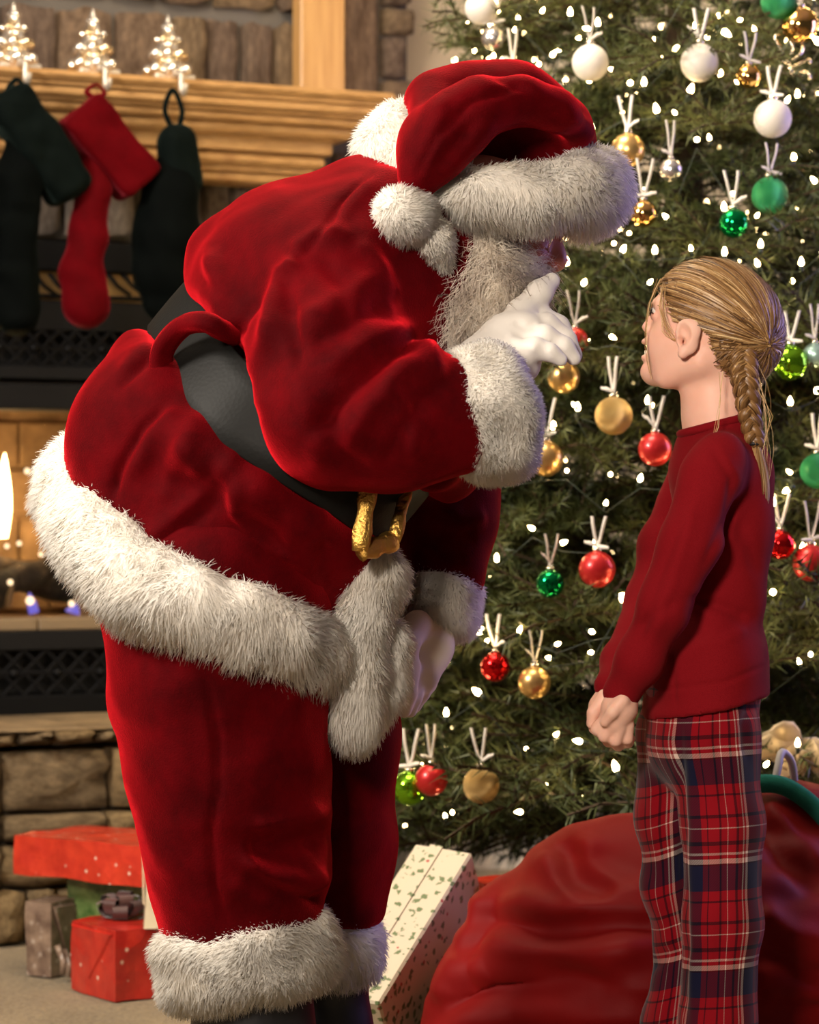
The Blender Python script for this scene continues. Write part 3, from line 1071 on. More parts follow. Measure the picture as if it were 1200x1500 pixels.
# ------------------------------------------------------------------ stocking holders (glass trees) and stockings
t = NT('mirrored_glass'); n1 = t.noise(t.coord(), 28, 2)
t.l(t.ramp(n1.outputs[0], [(0.40, (0.80, 0.62, 0.38)), (0.55, (0.95, 0.93, 0.90))]), t.b.inputs['Base Color']); t.set(metal=0.9, rough=0.16); M['glass_tree'] = t.m
M['pewter'] = plain('pewter_plate', (0.62, 0.57, 0.50), 0.35, metal=0.5)
VS = 0.20
hold = [(20, 96, 'glittering glass tree stocking holder with the dark stocking at the photo edge'),
        (136, 106, 'glittering glass tree stocking holder standing above the red stocking'),
        (246, 116, 'glittering glass tree stocking holder above the narrow dark green stocking')]
for hx, hy, lab in hold:
    u, z = fp(hx, hy, VS)
    z = zM1
    root = empty('stocking_holder', F_(u, VS, z), lab, 'stocking holder', 'stocking holders along the mantel')
    s = 5.93 / FPX
    ff = Field(np.array(root.location) - [0.075, 0.075, 0.02], np.array(root.location) + [0.075, 0.075, 0.2], 0.0022)
    c = np.array(root.location)
    for zz, r0, r1, h in ((14, 31, 15, 32), (38, 25, 11, 28), (60, 17, 6, 26), (80, 9, 1.5, 20)):
        ff.cone(c + [0, 0, zz * s], r0 * s * 0.92, c + [0, 0, (zz + h) * s], r1 * s * 0.8, 0.002)
        for q in range(7):
            a = q * 0.9 + zz
            ff.ell(c + [math.cos(a) * r0 * 0.95 * s, math.sin(a) * r0 * 0.95 * s, (zz + 1) * s], [r0 * 0.30 * s] * 3, None, 0.006)
    V, Q = ff.mesh(1)
    mk('glass_tree', V, Q, M['glass_tree'], root)
    V, F = box(c + [0.008, 0, 0.006], (0.046, 0.030, 0.006), 0.003, FM); mk('plate', V, F, M['pewter'], root, False)
    hk = [c + FN * 0.028 + [0, 0, 0.006], F_(u, 0.275, z + 0.006), F_(u, 0.285, z - 0.004), F_(u, 0.287, z - 0.030), F_(u, 0.297, z - 0.042), F_(u, 0.310, z - 0.034), F_(u, 0.313, z - 0.022)]
    V, F = tube(catmull(hk, 4), 0.006, 8, True, 1.0); mk('hook', V, F, M['pewter'], root)

M['stk_green'] = velvet('dark_green_velvet', (0.0007, 0.0012, 0.0012, 1), (0.0012, 0.002, 0.0018, 1), 0.03, (0.3, 0.5, 0.45, 1))
M['stk_green2'] = velvet('green_velvet_cuff', (0.0014, 0.0030, 0.0027, 1), (0.0028, 0.005, 0.0045, 1), 0.08, (0.3, 0.5, 0.45, 1))
M['stk_red'] = velvet('red_velvet_stocking', (0.055, 0.0004, 0.0015, 1), (0.085, 0.0006, 0.0025, 1), 0.3, (1, 0.1, 0.15, 1))
VK = 0.335


def stocking(hx, hy, leg, cuff, mats, label):
    """leg: (px, py, r) along the middle; cuff: (px, py, r) along the folded top"""
    u, _ = fp(hx, hy, 0.30)
    top = F_(u, 0.30, zM1 - 0.040)
    root = empty('stocking', top, label, 'stocking', 'stockings hung from the mantel')
    k = 5.75 / FPX
    def build(lst, nm, mat, sy, extra=None):
        pts = [fpt(a, b, VK) for a, b, r in lst]; rad = [r * k for a, b, r in lst]
        ex = 0.16 if extra else 0.03
        a = np.min(pts, 0) - max(rad) - ex; b = np.max(pts, 0) + max(rad) + ex
        ff = Field(a, b, 0.005)
        ff.chain(pts, rad, 0.012, 'u', sy)
        if extra:
            for c, h, ang, rnd in extra:
                ca, sa = math.cos(ang), math.sin(ang)
                Mx = np.stack([FT * ca + np.array([0, 0, -sa]), FN, FT * sa + np.array([0, 0, ca])], 1)
                ff.rbox(fpt(c[0], c[1], VK), np.array(h) * k, Mx, rnd * k, 0.008)
        V, Q = ff.mesh(3)
        N = vnormals(V, Q)
        V = V + N * (snoise(V, 9, int(hx)) * 0.004)[:, None]
        return mk(nm, V, Q, mat, root)
    build(leg, 'leg', mats[0], 0.75)
    build([(c[0], c[1], 4) for c in [cuff[0][0]]] * 2, 'cuff', mats[1], 0.9, cuff)
    ct = fpt(cuff[1][0], cuff[1][1], VK) if False else None
    c0 = fpt(*loop_at[label], VK)
    lp = catmull([c0 - FT * 0.008, (c0 + top) / 2 - FT * 0.020, top + np.array([0, 0, 0.004]) + FN * 0.006, (c0 + top) / 2 + FT * 0.020, c0 + FT * 0.010], 5)
    V, F = tube(lp, 0.0065, 6, True, 0.5); mk('loop', V, F, mats[1], root)


L1, L2, L3 = ('very dark green velvet stocking with a wide tilted cuff at the photo edge', 'red velvet stocking with a tilted folded cuff hanging in the middle', 'slim dark green velvet stocking hanging edge-on beside the bending man')
loop_at = {L1: (24, 150), L2: (140, 142), L3: (256, 186)}
stocking(24, 100, [(40, 190, 28), (30, 260, 36), (22, 330, 32), (26, 400, 32), (26, 458, 34)], [((56, 212), (92, 34, 36), 0.93, 16)], (M['stk_green'], M['stk_green2']), L1)
stocking(140, 112, [(142, 220, 24), (138, 280, 27), (128, 345, 29), (122, 400, 33), (125, 446, 35)], [((160, 216), (75, 30, 38), 0.82, 10)], (M['stk_red'], M['stk_red']), L2)
stocking(252, 122, [(262, 215, 20), (250, 280, 42), (244, 345, 52), (240, 400, 46), (236, 440, 30)], [((264, 236), (54, 27, 30), 1.42, 22)], (M['stk_green'], M['stk_green2']), L3)

# ------------------------------------------------------------------ presents by the hearth
def wrap(name, c1, c2, spot, scale, thr=0.12):
    t = NT(name)
    n1 = t.noise(t.coord(), 26, 5, 0.65)
    base = t.ramp(n1.outputs[0], [(0.35, c1), (0.7, c2)])
    vo = t.n('ShaderNodeTexVoronoi'); vo.inputs['Scale'].default_value = scale; t.l(t.coord(), vo.inputs['Vector'])
    sp = t.ramp(vo.outputs['Distance'], [(thr * 0.4, (1, 1, 1)), (thr, (0, 0, 0))])
    t.l(t.mix(sp, base, spot), t.b.inputs['Base Color'])
    t.set(rough=0.28, coat=0.3, spec=0.5)
    vo2 = t.n('ShaderNodeTexVoronoi'); vo2.inputs['Scale'].default_value = 18; t.l(t.coord(), vo2.inputs['Vector'])
    t.bump(vo2.outputs[0], 0.25, 0.02)
    return t.m


M['wrap_red'] = wrap('red_snowflake_paper', (0.42, 0.020, 0.010, 1), (0.60, 0.045, 0.018, 1), (0.80, 0.62, 0.48, 1), 34, 0.16)
M['wrap_red2'] = wrap('deep_red_snowflake_paper', (0.36, 0.012, 0.010, 1), (0.52, 0.030, 0.016, 1), (0.75, 0.50, 0.38, 1), 24, 0.12)
M['wrap_green'] = wrap('green_crinkled_paper', (0.045, 0.10, 0.022, 1), (0.22, 0.30, 0.10, 1), (0.4, 0.5, 0.2, 1), 10, 0.02)
M['wrap_brown'] = wrap('brown_printed_paper', (0.10, 0.06, 0.045, 1), (0.30, 0.21, 0.15, 1), (0.40, 0.32, 0.26, 1), 45, 0.3)
M['wrap_cream'] = wrap('cream_paper', (0.62, 0.52, 0.34, 1), (0.70, 0.60, 0.42, 1), (0.7, 0.6, 0.4, 1), 20, 0.05)
M['bow_brown'] = plain('dark_plum_ribbon', (0.055, 0.018, 0.016), 0.4, sheen=0.3)


def rotz(a):
    c, s = math.cos(a), math.sin(a)
    return np.array([[c, -s, 0], [s, c, 0], [0, 0, 1.0]])


def giftbox(name, c, h, ang, mat, label, group, seams=True):
    """wrapped box with a lid of folded paper: body, plus folded end flaps"""
    root = empty(name, (c[0], c[1], c[2] - h[2]), label, 'gift', group)
    R = rotz(ang)
    n = 9
    # body: a subdivided box, softly crumpled
    V, F = [], []
    for ax in range(3):
        o1, o2 = (ax + 1) % 3, (ax + 2) % 3
        for s in (-1, 1):
            b = len(V)
            for i in range(n):
                for j in range(n):
                    p = [0, 0, 0]; p[ax] = s; p[o1] = -1 + 2 * i / (n - 1); p[o2] = -1 + 2 * j / (n - 1)
                    V.append(np.array(p) * h)
            for i in range(n - 1):
                for j in range(n - 1):
                    q = [b + i * n + j, b + (i + 1) * n + j, b + (i + 1) * n + j + 1, b + i * n + j + 1]
                    F.append(q if s > 0 else q[::-1])
    V = np.array(V)
    V = V + (np.abs(V) >= np.array(h) * 0.999) * np.sign(V) * (snoise(V, 7, len(label)) * 0.0022)[:, None]
    mk('wrapping', V @ R.T + c, np.array(F), mat, root, False)
    for s in (-1, 1):                       # triangular folded flaps on the ends
        x = s * (h[0] + 0.0015)
        w = h[1] * 0.92
        V = np.array([(x, -w, h[2] * 0.9), (x, w, h[2] * 0.9), (x, 0.1 * w, -h[2] * 0.55), (x + s * 0.004, -w * 0.9, h[2] * 0.86), (x + s * 0.004, w * 0.9, h[2] * 0.86), (x + s * 0.003, 0.1 * w, -h[2] * 0.48)])
        mk('flap', V @ R.T + c, [np.array([(0, 1, 2), (3, 4, 5)]), np.array([(0, 1, 4, 3), (1, 2, 5, 4), (2, 0, 3, 5)])], mat, root, False)
    return root


def bow(parent, c, r, mat, nl=9, seed=0, part=None):
    rg = np.random.default_rng(seed)
    for i in range(nl):
        a = i * 2.39996; el = 0.15 + 0.9 * (i / nl)
        d = np.array([math.cos(a) * math.cos(el), math.sin(a) * math.cos(el), math.sin(el)])
        sd = np.cross(d, [0, 0, 1.0]); sd /= np.linalg.norm(sd)
        upv = np.cross(sd, d)
        path = []
        for tt in np.linspace(0, 1, 9):
            ang = tt * 2 * math.pi
            path.append(np.array(c) + d * r * (0.5 - 0.5 * math.cos(ang)) + upv * r * 0.28 * math.sin(ang))
        path = np.array(path)
        w = r * 0.28
        V = np.concatenate([path - sd * w, path + sd * w])
        F = np.array([(j, j + 1, 10 + j - 0 if False else 9 + j + 1, 9 + j) for j in range(8)])
        mk('bow_loop', V, F, mat, parent)


gg = 'presents stacked by the hearth'
green = P(165, 1400, 5.36)
gA = giftbox('gift_box', (green[0] + 0.06, 5.36, 0.097), (0.115, 0.09, 0.096), -0.42, M['wrap_green'], 'green crinkly wrapped gift standing under the flat red box', gg)
redc = (-0.570, 5.314, 0.233)
giftbox('gift_box', redc, (0.169, 0.11, 0.038), -0.62, M['wrap_red'], 'flat bright red gift box lying on top of the green gift', gg)
gC = giftbox('gift_box', (-0.518, 5.115, 0.068), (0.086, 0.086, 0.066), 0.62, M['wrap_red2'], 'small square red gift standing on the carpet before the green gift', gg)
gB = empty('gift_bow', (-0.545, 5.15, 0.136), 'dark plum ribbon bow lying on the small square red gift', 'bow')
bow(gB, (-0.545, 5.15, 0.140), 0.050, M['bow_brown'], 12)
giftbox('gift_box', (-0.452, 5.06, 0.212), (0.038, 0.035, 0.076), 0.1, M['wrap_cream'], 'cream wrapped gift standing on the small red gift beside the red trousers', gg)
gD = giftbox('gift_box', (-0.695, 5.31, 0.075), (0.03, 0.045, 0.072), -0.5, M['wrap_brown'], 'small brown printed gift leaning left of the green gift', gg)
for i in range(4):
    a = P(84 + 9 * i, 1385 + 6 * i, 5.24); b = P(92 + 8 * i, 1428 + 3 * i, 5.22)
    V, F = tube([a, (a + b) / 2 + np.array([0.008, -0.01, 0]), b], 0.007, 5, True, 0.25); mk('ribbon_curl', V, F, M['wrap_brown'], gD)

# ================================================================== THE CHRISTMAS TREE
TX, TY = 0.545, 5.42
def treeR(z): return np.maximum(0.02, 0.68 * (1 - np.clip((z - 0.3) / 2.75, 0, 1) ** 1.6))
tree = empty('christmas_tree', (TX, TY, 0), 'large green fir tree decorated with warm lights and coloured ball ornaments', 'christmas tree')
V, F = lathe([(0.055, 0.0), (0.05, 0.6), (0.035, 1.8), (0.012, 3.0), (0.0, 3.02)], 10, (TX, TY, 0)); mk('trunk', V, F, M['bark'], tree)
V, F = lathe([(0.0, 0.0), (0.24, 0.0), (0.25, 0.02), (0.10, 0.05), (0.07, 0.18), (0.0, 0.19)], 20, (TX, TY, 0)); mk('stand', V, F, M['iron'], tree)


def branch_mesh(seed):
    """a fir branch of unit length along +x: bent stem, side twigs, needles all round"""
    r = np.random.default_rng(seed)
    segs = []                                          # (p0, p1) of every twig
    def stem(t_): return np.array([t_, 0.02 * math.sin(t_ * 5 + seed), 0.10 * t_ - 0.17 * t_ * t_])
    twigs = []
    for i in range(8): segs.append((stem(i / 8), stem((i + 1) / 8)))
    for i in range(15):
        t_ = 0.22 + 0.78 * i / 15
        for s in (-1, 1):
            L = (0.34 * (1.12 - t_) + 0.09) * (0.8 + 0.4 * r.random())
            a = math.radians(48 + 12 * r.normal())
            d = np.array([math.cos(a), s * math.sin(a), 0.10 + 0.22 * r.normal()])
            p0 = stem(t_ + 0.02 * r.random()); p1 = p0 + d * L * 0.5 + [0, 0, 0.01]; p2 = p1 + (d + [0.15, 0, -0.22]) * L * 0.5
            segs += [(p0, p1), (p1, p2)]
    tw = [tube([a, b], 0.0045, 3, False) for a, b in segs]
    Vt, Ft = joinm(tw)
    P0 = np.array([a for a, b in segs]); P1 = np.array([b for a, b in segs])
    L = np.linalg.norm(P1 - P0, axis=1)
    nn = 2700
    w = L * (np.where(P0[:, 0] < 0.2, 0.4, 1.0))
    f = r.choice(len(segs), nn, p=w / w.sum())
    t_ = r.random(nn)[:, None]
    p = P0[f] * (1 - t_) + P1[f] * t_
    ax = (P1[f] - P0[f]) / L[f][:, None]
    q = r.normal(size=(nn, 3)); q -= ax * (q * ax).sum(1)[:, None]; q /= np.linalg.norm(q, axis=1)[:, None]
    d = ax * 0.62 + q * 0.78 + np.array([0, 0, 0.12]); d /= np.linalg.norm(d, axis=1)[:, None]
    ln = 0.050 * (0.7 + 0.6 * r.random(nn))[:, None]
    sd = np.cross(d, r.normal(size=(nn, 3))); sd /= np.linalg.norm(sd, axis=1)[:, None]
    wd = 0.0030
    Vn = np.stack([p - sd * wd, p + sd * wd, p + d * ln], 1).reshape(-1, 3)
    Fn = np.arange(3 * nn).reshape(-1, 3)
    V, F = joinm([(Vt, Ft), (Vn, [Fn])])
    nt = sum(len(x) for x in Ft)
    fm = np.array([0] * nn + [1] * nt) if len(F) == 2 else None
    return mesh_data('branch', V, F, [M['needle'], M['bark']], False, None, fm)


bms = [branch_mesh(s) for s in range(7)]
rb = np.random.default_rng(3)
nb = 0
z = 0.30
lay = []
while z < 3.1:
    R = treeR(z)
    n = max(5, int(9 + 13 * R))
    for i in range(n): lay.append((z + 0.05 * rb.normal(), 2 * math.pi * (i + 0.5 * rb.random() + (0.5 if len(lay) % 2 else 0)) / n + z * 2.0))
    z += 0.155
lay = [x for x in lay if not (x[0] > 2.55 and math.sin(x[1]) > 0.0)]
while len(lay) > 298: lay.pop(random.randrange(len(lay)))
for zz, a in lay:
    R = treeR(zz)
    Lb = R * (0.90 + 0.22 * rb.random()) + 0.05
    sc_ = max(Lb, 0.28)
    o = bpy.data.objects.new('branch', bms[nb % 7]); COL.objects.link(o); nb += 1
    off = Lb - sc_
    o.location = (math.cos(a) * off, math.sin(a) * off, zz + 0.02)
    o.rotation_euler = (rb.normal() * 0.25, -0.10 + 0.10 * rb.normal() + 0.10, a)
    o.scale = (sc_, sc_ * 1.05, sc_)
    o.parent = tree


def on_tree(px, py, f=1.0):
    """first point along the pixel's line of sight lying on the tree's surface"""
    for D in np.arange(4.4, TY, 0.004):
        p = P(px, py, D)
        if math.hypot(p[0] - TX, p[1] - TY) <= treeR(p[2]) * f: return p
    return P(px, py, TY - 0.05)


# ------------------------------------------------------------------ fairy lights: one string, its bulbs and sockets
string = empty('light_string', (TX, TY, 0.3), 'string of warm white fairy lights wound around the fir tree', 'string lights')
bl = []
zz = 0.32; a = 0.0
while zz < 2.35 and len(bl) < 2400:
    R = treeR(zz)
    a += 0.058 / max(R, 0.1); zz += 0.00150
    rr_ = (R * (0.97 + 0.14 * rb.random()) + 0.02) * (1.0 if zz < 1.45 else 0.93)
    bl.append((TX + math.cos(a) * rr_, TY + math.sin(a) * rr_, zz + 0.055 * rb.normal()))
bl = np.array(bl)
front = bl[(bl[:, 1] < TY + 0.10)]
# keep the ones inside view as single bulbs, the others as a mass
fx, fy = proj(front)
view = (fx > 470) & (fx < 1260) & (fy > -40) & (fy < 1330)
near = front[view]; rest = np.concatenate([front[~view], bl[bl[:, 1] >= TY + 0.10]])
near = near[rb.permutation(len(near))]
if len(near) > 296: rest = np.concatenate([rest, near[296:]]); near = near[:296]
print('bulbs', len(near), len(rest))
bV, bF = lathe([(0.0, -0.0052), (0.0032, -0.0042), (0.0050, 0.0), (0.0038, 0.005), (0.0016, 0.0095), (0.0, 0.0110)], 7)
sV, sF = lathe([(0.0, -0.016), (0.0034, -0.016), (0.0038, -0.005), (0.0, -0.004)], 6)
Vb, Fb = joinm([(bV, bF), (sV, sF)])
fmb = np.array([0] * len(bF[0]) + [1] * len(sF[0]))
bme = mesh_data('bulb', Vb, Fb, [M['bulb'], M['wire']], True, None, fmb)
for p in near:
    o = bpy.data.objects.new('bulb', bme); COL.objects.link(o); o.parent = string
    o.location = p - np.array(string.location)
    o.rotation_euler = (rb.normal() * 0.9, rb.normal() * 0.9, 0)
    s_ = 0.72 + 0.62 * rb.random() ** 2
    o.scale = (s_, s_, s_)
V, F = joinm([(Vb + p, Fb) for p in rest])
o = mk('bulb_mass', V, F, [M['bulb'], M['wire']], string, True, None, np.tile(fmb, len(rest))); o['kind'] = 'stuff'
V, F = tube(bl + np.array([0, 0, -0.016]), 0.0011, 3, False); mk('cable', V, F, M['wire'], string)

# ------------------------------------------------------------------ ornaments
M['o_white'] = plain('white_matte_ball', (0.70, 0.65, 0.59), 0.6, sheen=0.2)
M['o_silver'] = plain('satin_silver_ball', (0.70, 0.67, 0.66), 0.25, metal=0.9)
M['o_gold'] = plain('satin_gold_ball', (0.72, 0.46, 0.17), 0.30, metal=0.85)
M['o_goldshine'] = plain('shiny_gold_ball', (0.80, 0.48, 0.16), 0.10, metal=1.0)
t = NT('gold_glitter_ball'); vo = t.n('ShaderNodeTexVoronoi'); vo.inputs['Scale'].default_value = 380; t.l(t.coord(), vo.inputs['Vector'])
t.l(t.ramp(vo.outputs['Color'], [(0.2, (0.42, 0.24, 0.06)), (0.7, (0.80, 0.56, 0.22))]), t.b.inputs['Base Color']); t.set(metal=0.6, rough=0.35); t.bump(vo.outputs[0], 0.6, 0.003); M['o_goldglit'] = t.m
M['o_red'] = plain('satin_red_ball', (0.58, 0.020, 0.022), 0.33, metal=0.45, coat=0.3)
M['o_redshine'] = plain('shiny_red_ball', (0.70, 0.010, 0.012), 0.07, metal=0.9)
t = NT('green_glitter_ball'); vo = t.n('ShaderNodeTexVoronoi'); vo.inputs['Scale'].default_value = 380; t.l(t.coord(), vo.inputs['Vector'])
t.l(t.ramp(vo.outputs['Color'], [(0.2, (0.006, 0.12, 0.035)), (0.75, (0.03, 0.42, 0.15))]), t.b.inputs['Base Color']); t.set(metal=0.5, rough=0.35); t.bump(vo.outputs[0], 0.6, 0.003); M['o_green'] = t.m
M['o_greenshine'] = plain('shiny_green_ball', (0.0, 0.24, 0.06), 0.08, metal=0.9)
M['o_lime'] = plain('shiny_lime_ball', (0.22, 0.55, 0.02), 0.08, metal=0.9)
M['o_teal'] = plain('pale_teal_ball', (0.35, 0.52, 0.47), 0.3, metal=0.5)
M['ribbon'] = plain('cream_satin_ribbon', (0.80, 0.74, 0.65), 0.4, sheen=0.3)
M['cap'] = plain('silver_cap', (0.85, 0.78, 0.66), 0.2, metal=0.9)

uv, uf = lathe([(math.sin(a_) * 1.0, -math.cos(a_)) for a_ in np.linspace(0.0, math.pi, 17)], 28)
ball_me = {}
cV, cF = lathe([(0.0, 0.96), (0.26, 0.955), (0.27, 1.14), (0.18, 1.18), (0.0, 1.19)], 14)
rV, rF = tube([(0.16 * math.cos(q), 0, 1.26 + 0.16 * math.sin(q)) for q in np.linspace(0, 2 * math.pi, 13)], 0.03, 5, False)
capV, capF = joinm([(cV, cF), (rV, rF)])
cap_me = mesh_data('cap', capV, capF, M['cap'])


def strip(path, w, sd):
    path = np.array(path, float); sd = np.array(sd, float)
    w = np.full(len(path), w) if np.isscalar(w) else np.array(w)
    th = np.array([0, 0.022, 0])
    V = np.concatenate([path - sd * w[:, None], path + sd * w[:, None], path + sd * w[:, None] + th, path - sd * w[:, None] + th])
    m = len(path)
    F = []
    for j in range(m - 1):
        for k in range(4):
            k2 = (k + 1) % 4
            F.append((k * m + j, k2 * m + j, k2 * m + j + 1, k * m + j + 1))
    return V, [np.array(F)]


def ribbon_mesh(seed):
    r = np.random.default_rng(seed)
    pr = []
    h = 2.0 + 0.7 * r.random()
    for s in (-1, 1):                                   # the two sides of the hanging loop
        sp = 0.25 + 0.45 * r.random()
        pth = [(s * sp * (k / 7) ** 0.8, -0.05 + 0.05 * math.sin(k), 1.22 + h * k / 7) for k in range(8)]
        pr.append(strip(pth, 0.105, (1, 0.3, 0)))
    for s in (-1, 1):                                   # short bow ends
        if r.random() < 0.7:
            dz = 0.5 * r.normal()
            pth = [(s * k * 0.17, -0.12 - 0.02 * k, 1.30 + (0.10 + dz * 0.13) * k * (1 if k < 4 else 0.8)) for k in range(6)]
            pr.append(strip(pth, [0.07, 0.12, 0.15, 0.15, 0.12, 0.09], (0, 0.45, 0.9)))
    V, F = joinm(pr)
    return mesh_data('ribbon', V, F, M['ribbon'])


ribs = [ribbon_mesh(s) for s in range(5)]
ORN = [
    (705, 12, 24, 'o_white', 'white matte ball ornament highest at the left edge of the tree'),
    (865, 92, 27, 'o_white', 'white matte ball ornament just above the peak of the red hat'),
    (1025, 92, 28, 'o_white', 'white matte ball ornament high on the tree above the girl'),
    (1132, 174, 28, 'o_white', 'white matte ball ornament lowest on the right, above the green glitter ball'),
    (722, 56, 17, 'o_silver', 'small silver ball ornament under the highest left white ball'),
    (983, 249, 17, 'o_silver', 'small silver ball ornament right of the satin gold ball beside the hat'),
    (920, 220, 25, 'o_gold', 'satin gold ball ornament directly beside the white hat brim'),
    (1172, 37, 27, 'o_goldshine', 'large shiny gold ball ornament at the upper right under a green one'),
    (1097, 112, 18, 'o_goldshine', 'small shiny gold ball ornament between two white balls'),
    (943, 313, 20, 'o_goldshine', 'shiny gold ball ornament hanging between the hat brim and the girl'),
    (899, 609, 28, 'o_goldglit', 'glittery gold ball ornament hanging before the girl\'s chin'),
    (705, 1150, 27, 'o_goldglit', 'deep gold glitter ball ornament low on the tree above the holly gift'),
    (783, 1000, 24, 'o_gold', 'pale gold ball ornament beside the low shiny red ball'),
    (826, 552, 24, 'o_gold', 'gold ball ornament below the white gloved fingertips'),
    (800, 672, 26, 'o_gold', 'gold ball ornament peeping past the white fur sleeve cuff'),
    (752, 116, 20, 'o_red', 'red ball ornament half hidden behind the top of the red hat'),
    (843, 499, 19, 'o_red', 'red ball ornament peeping out behind the white gloved hand'),
    (960, 658, 25, 'o_red', 'satin red ball ornament touching the girl\'s shoulder from behind'),
    (875, 834, 27, 'o_red', 'satin red ball ornament hanging beside the girl\'s sleeve'),
    (1188, 825, 27, 'o_red', 'satin red ball ornament cut by the right photo edge'),
    (632, 1142, 24, 'o_red', 'red ball ornament tucked behind needles low beside the dark trouser leg'),
    (726, 977, 22, 'o_redshine', 'mirror shiny red ball ornament beside the white fur cuff of the lowered hand'),
    (1143, 798, 22, 'o_redshine', 'mirror shiny red ball ornament just behind the girl\'s back'),
    (1128, 286, 27, 'o_green', 'green glitter ball ornament above the girl\'s braid'),
    (1140, 2, 26, 'o_green', 'green glitter ball ornament cut by the top photo edge'),
    (1198, 690, 26, 'o_green', 'green glitter ball ornament cut by the right photo edge'),
    (1075, 327, 22, 'o_greenshine', 'dark shiny green ball ornament above the girl\'s head'),
    (806, 855, 21, 'o_greenshine', 'small shiny green ball ornament left of the satin red ball'),
    (1158, 531, 26, 'o_lime', 'shiny lime green ball ornament right behind the girl\'s braid'),
    (600, 1155, 26, 'o_lime', 'shiny lime green ball ornament low beside the far trouser leg'),
    (1194, 520, 18, 'o_teal', 'pale teal ball ornament at the right photo edge by the lime ball'),
]
for i, (px, py, r, mt, lab) in enumerate(ORN):
    p = on_tree(px, py, 1.10)
    if px < 760 and py < 200: p = P(px, py, TY - 0.30)
    s_ = r * p[1] / FPX
    root = empty('ball_ornament', p - np.array([0, 0, s_]), lab, 'ornament', 'ball ornaments on the tree')
    if mt not in ball_me: ball_me[mt] = mesh_data('ball', uv, uf, M[mt])
    for nm, me in (('ball', ball_me[mt]), ('cap', cap_me), ('ribbon', ribs[i % 5])):
        o = link(nm, me, root, (0, 0, s_)); o.scale = (s_, s_, s_)
        if nm == 'ribbon': o.rotation_euler = (0, 0, 0.5 * math.sin(i * 1.7)); o.scale = (0.026,) * 3 if s_ < 0.05 else (s_,) * 3
        if nm == 'ribbon': o.location = (0, 0, s_ + (s_ - o.scale[0]) * 1.2)

# gauzy gold ribbon spray at the right edge, and a silver sprig
M['gauze'] = plain('gold_gauze', (0.46, 0.36, 0.22), 0.45, metal=0.3, sheen=0.4)
rt = on_tree(1175, 1090, 0.98)
sp = empty('ribbon_spray', rt, 'pale gold gauze ribbon spray on the tree behind the girl\'s hip', 'decoration')
for i in range(8):
    a = 2.6 + i * 0.42; L = 0.085 + 0.03 * math.sin(i * 2)
    d = np.array([math.cos(a), -0.25, math.sin(a) * 0.7])
    pth = [rt + d * L * t_ + np.array([0, -0.02 * math.sin(t_ * 3), 0.012 * math.sin(t_ * 5 + i)]) for t_ in np.linspace(0, 1, 7)]
    V, F = tube(pth, [0.004, 0.014, 0.020, 0.022, 0.020, 0.013, 0.003], 8, True, 0.18); mk('petal', V, F, M['gauze'], sp)
rt = on_tree(1145, 95, 1.0)
sp = empty('silver_sprig', rt, 'curly silver tinsel sprig between the shiny gold and lower white balls', 'decoration')
for i in range(5):
    a = -0.5 + i * 0.55
    pth = [rt + np.array([math.cos(a), -0.1, math.sin(a)]) * 0.055 * t_ + np.array([0.008 * math.sin(t_ * 9 + i), 0, 0.008 * math.cos(t_ * 8)]) for t_ in np.linspace(0, 1, 9)]
    V, F = tube(pth, 0.0028, 5, True); mk('curl', V, F, M['cap'], sp)

# ------------------------------------------------------------------ holly paper gift, tipped against the tree
t = NT('holly_print_paper')
vo = t.n('ShaderNodeTexVoronoi'); vo.inputs['Scale'].default_value = 55; vo.inputs['Randomness'].default_value = 0.9; t.l(t.coord('Object', (1, 1, 1)), vo.inputs['Vector'])
nz = t.noise(t.coord(), 130, 2)
dd = t.math('ADD', vo.outputs['Distance'], t.math('MULTIPLY', t.math('SUBTRACT', nz.outputs[0], 0.5), 0.9))
leaf = t.ramp(dd, [(0.27, (1, 1, 1)), (0.33, (0, 0, 0))])
vo2 = t.n('ShaderNodeTexVoronoi'); vo2.inputs['Scale'].default_value = 34; t.l(t.coord('Object', (1.1, 1, 1)), vo2.inputs['Vector'])
ber = t.ramp(vo2.outputs['Distance'], [(0.10, (1, 1, 1)), (0.13, (0, 0, 0))])
c1 = t.mix(leaf, (0.66, 0.57, 0.42, 1), (0.13, 0.18, 0.07, 1))
t.l(t.mix(ber, c1, (0.42, 0.06, 0.05, 1)), t.b.inputs['Base Color']); t.set(rough=0.35, coat=0.2); M['holly'] = t.m
A = P(692, 1248, 4.62); B = P(604, 1242, 4.66); C = P(556, 1470, 4.36)
e1 = C - A; L1_ = np.linalg.norm(e1); e1 /= L1_
e2 = B - A; e2 -= e1 * (e2 @ e1); W1_ = np.linalg.norm(e2); e2 /= W1_
e3 = np.cross(e1, e2)
if e3[2] > 0: e3 = -e3
Hh = 0.165
cen = A + e1 * L1_ / 2 + e2 * W1_ / 2 + e3 * Hh / 2
GM = np.stack([e1, e2, e3], 1)
if np.linalg.det(GM) < 0: GM[:, 1] *= -1
hg = empty('gift_box', cen - np.array([0, 0, 0.12]), 'tipped cream gift box in holly leaf paper behind the dark boots', 'gift')
V, F = box(cen, (L1_ / 2, W1_ / 2, Hh / 2), 0.004, GM); mk('wrapping', V, F, M['holly'], hg, False)
V, F = box(cen - e3 * (Hh / 2 + 0.0012) + e2 * W1_ * 0.12, (L1_ / 2, 0.012, 0.0012), 0, GM); mk('paper_seam', V, F, M['holly'], hg, False)
giftbox('gift_box', P(742, 1353, 4.70) + np.array([0, 0, -0.01]), (0.050, 0.05, 0.085), 0.2, M['wrap_red'], 'small red gift between the holly paper gift and the sack', None)

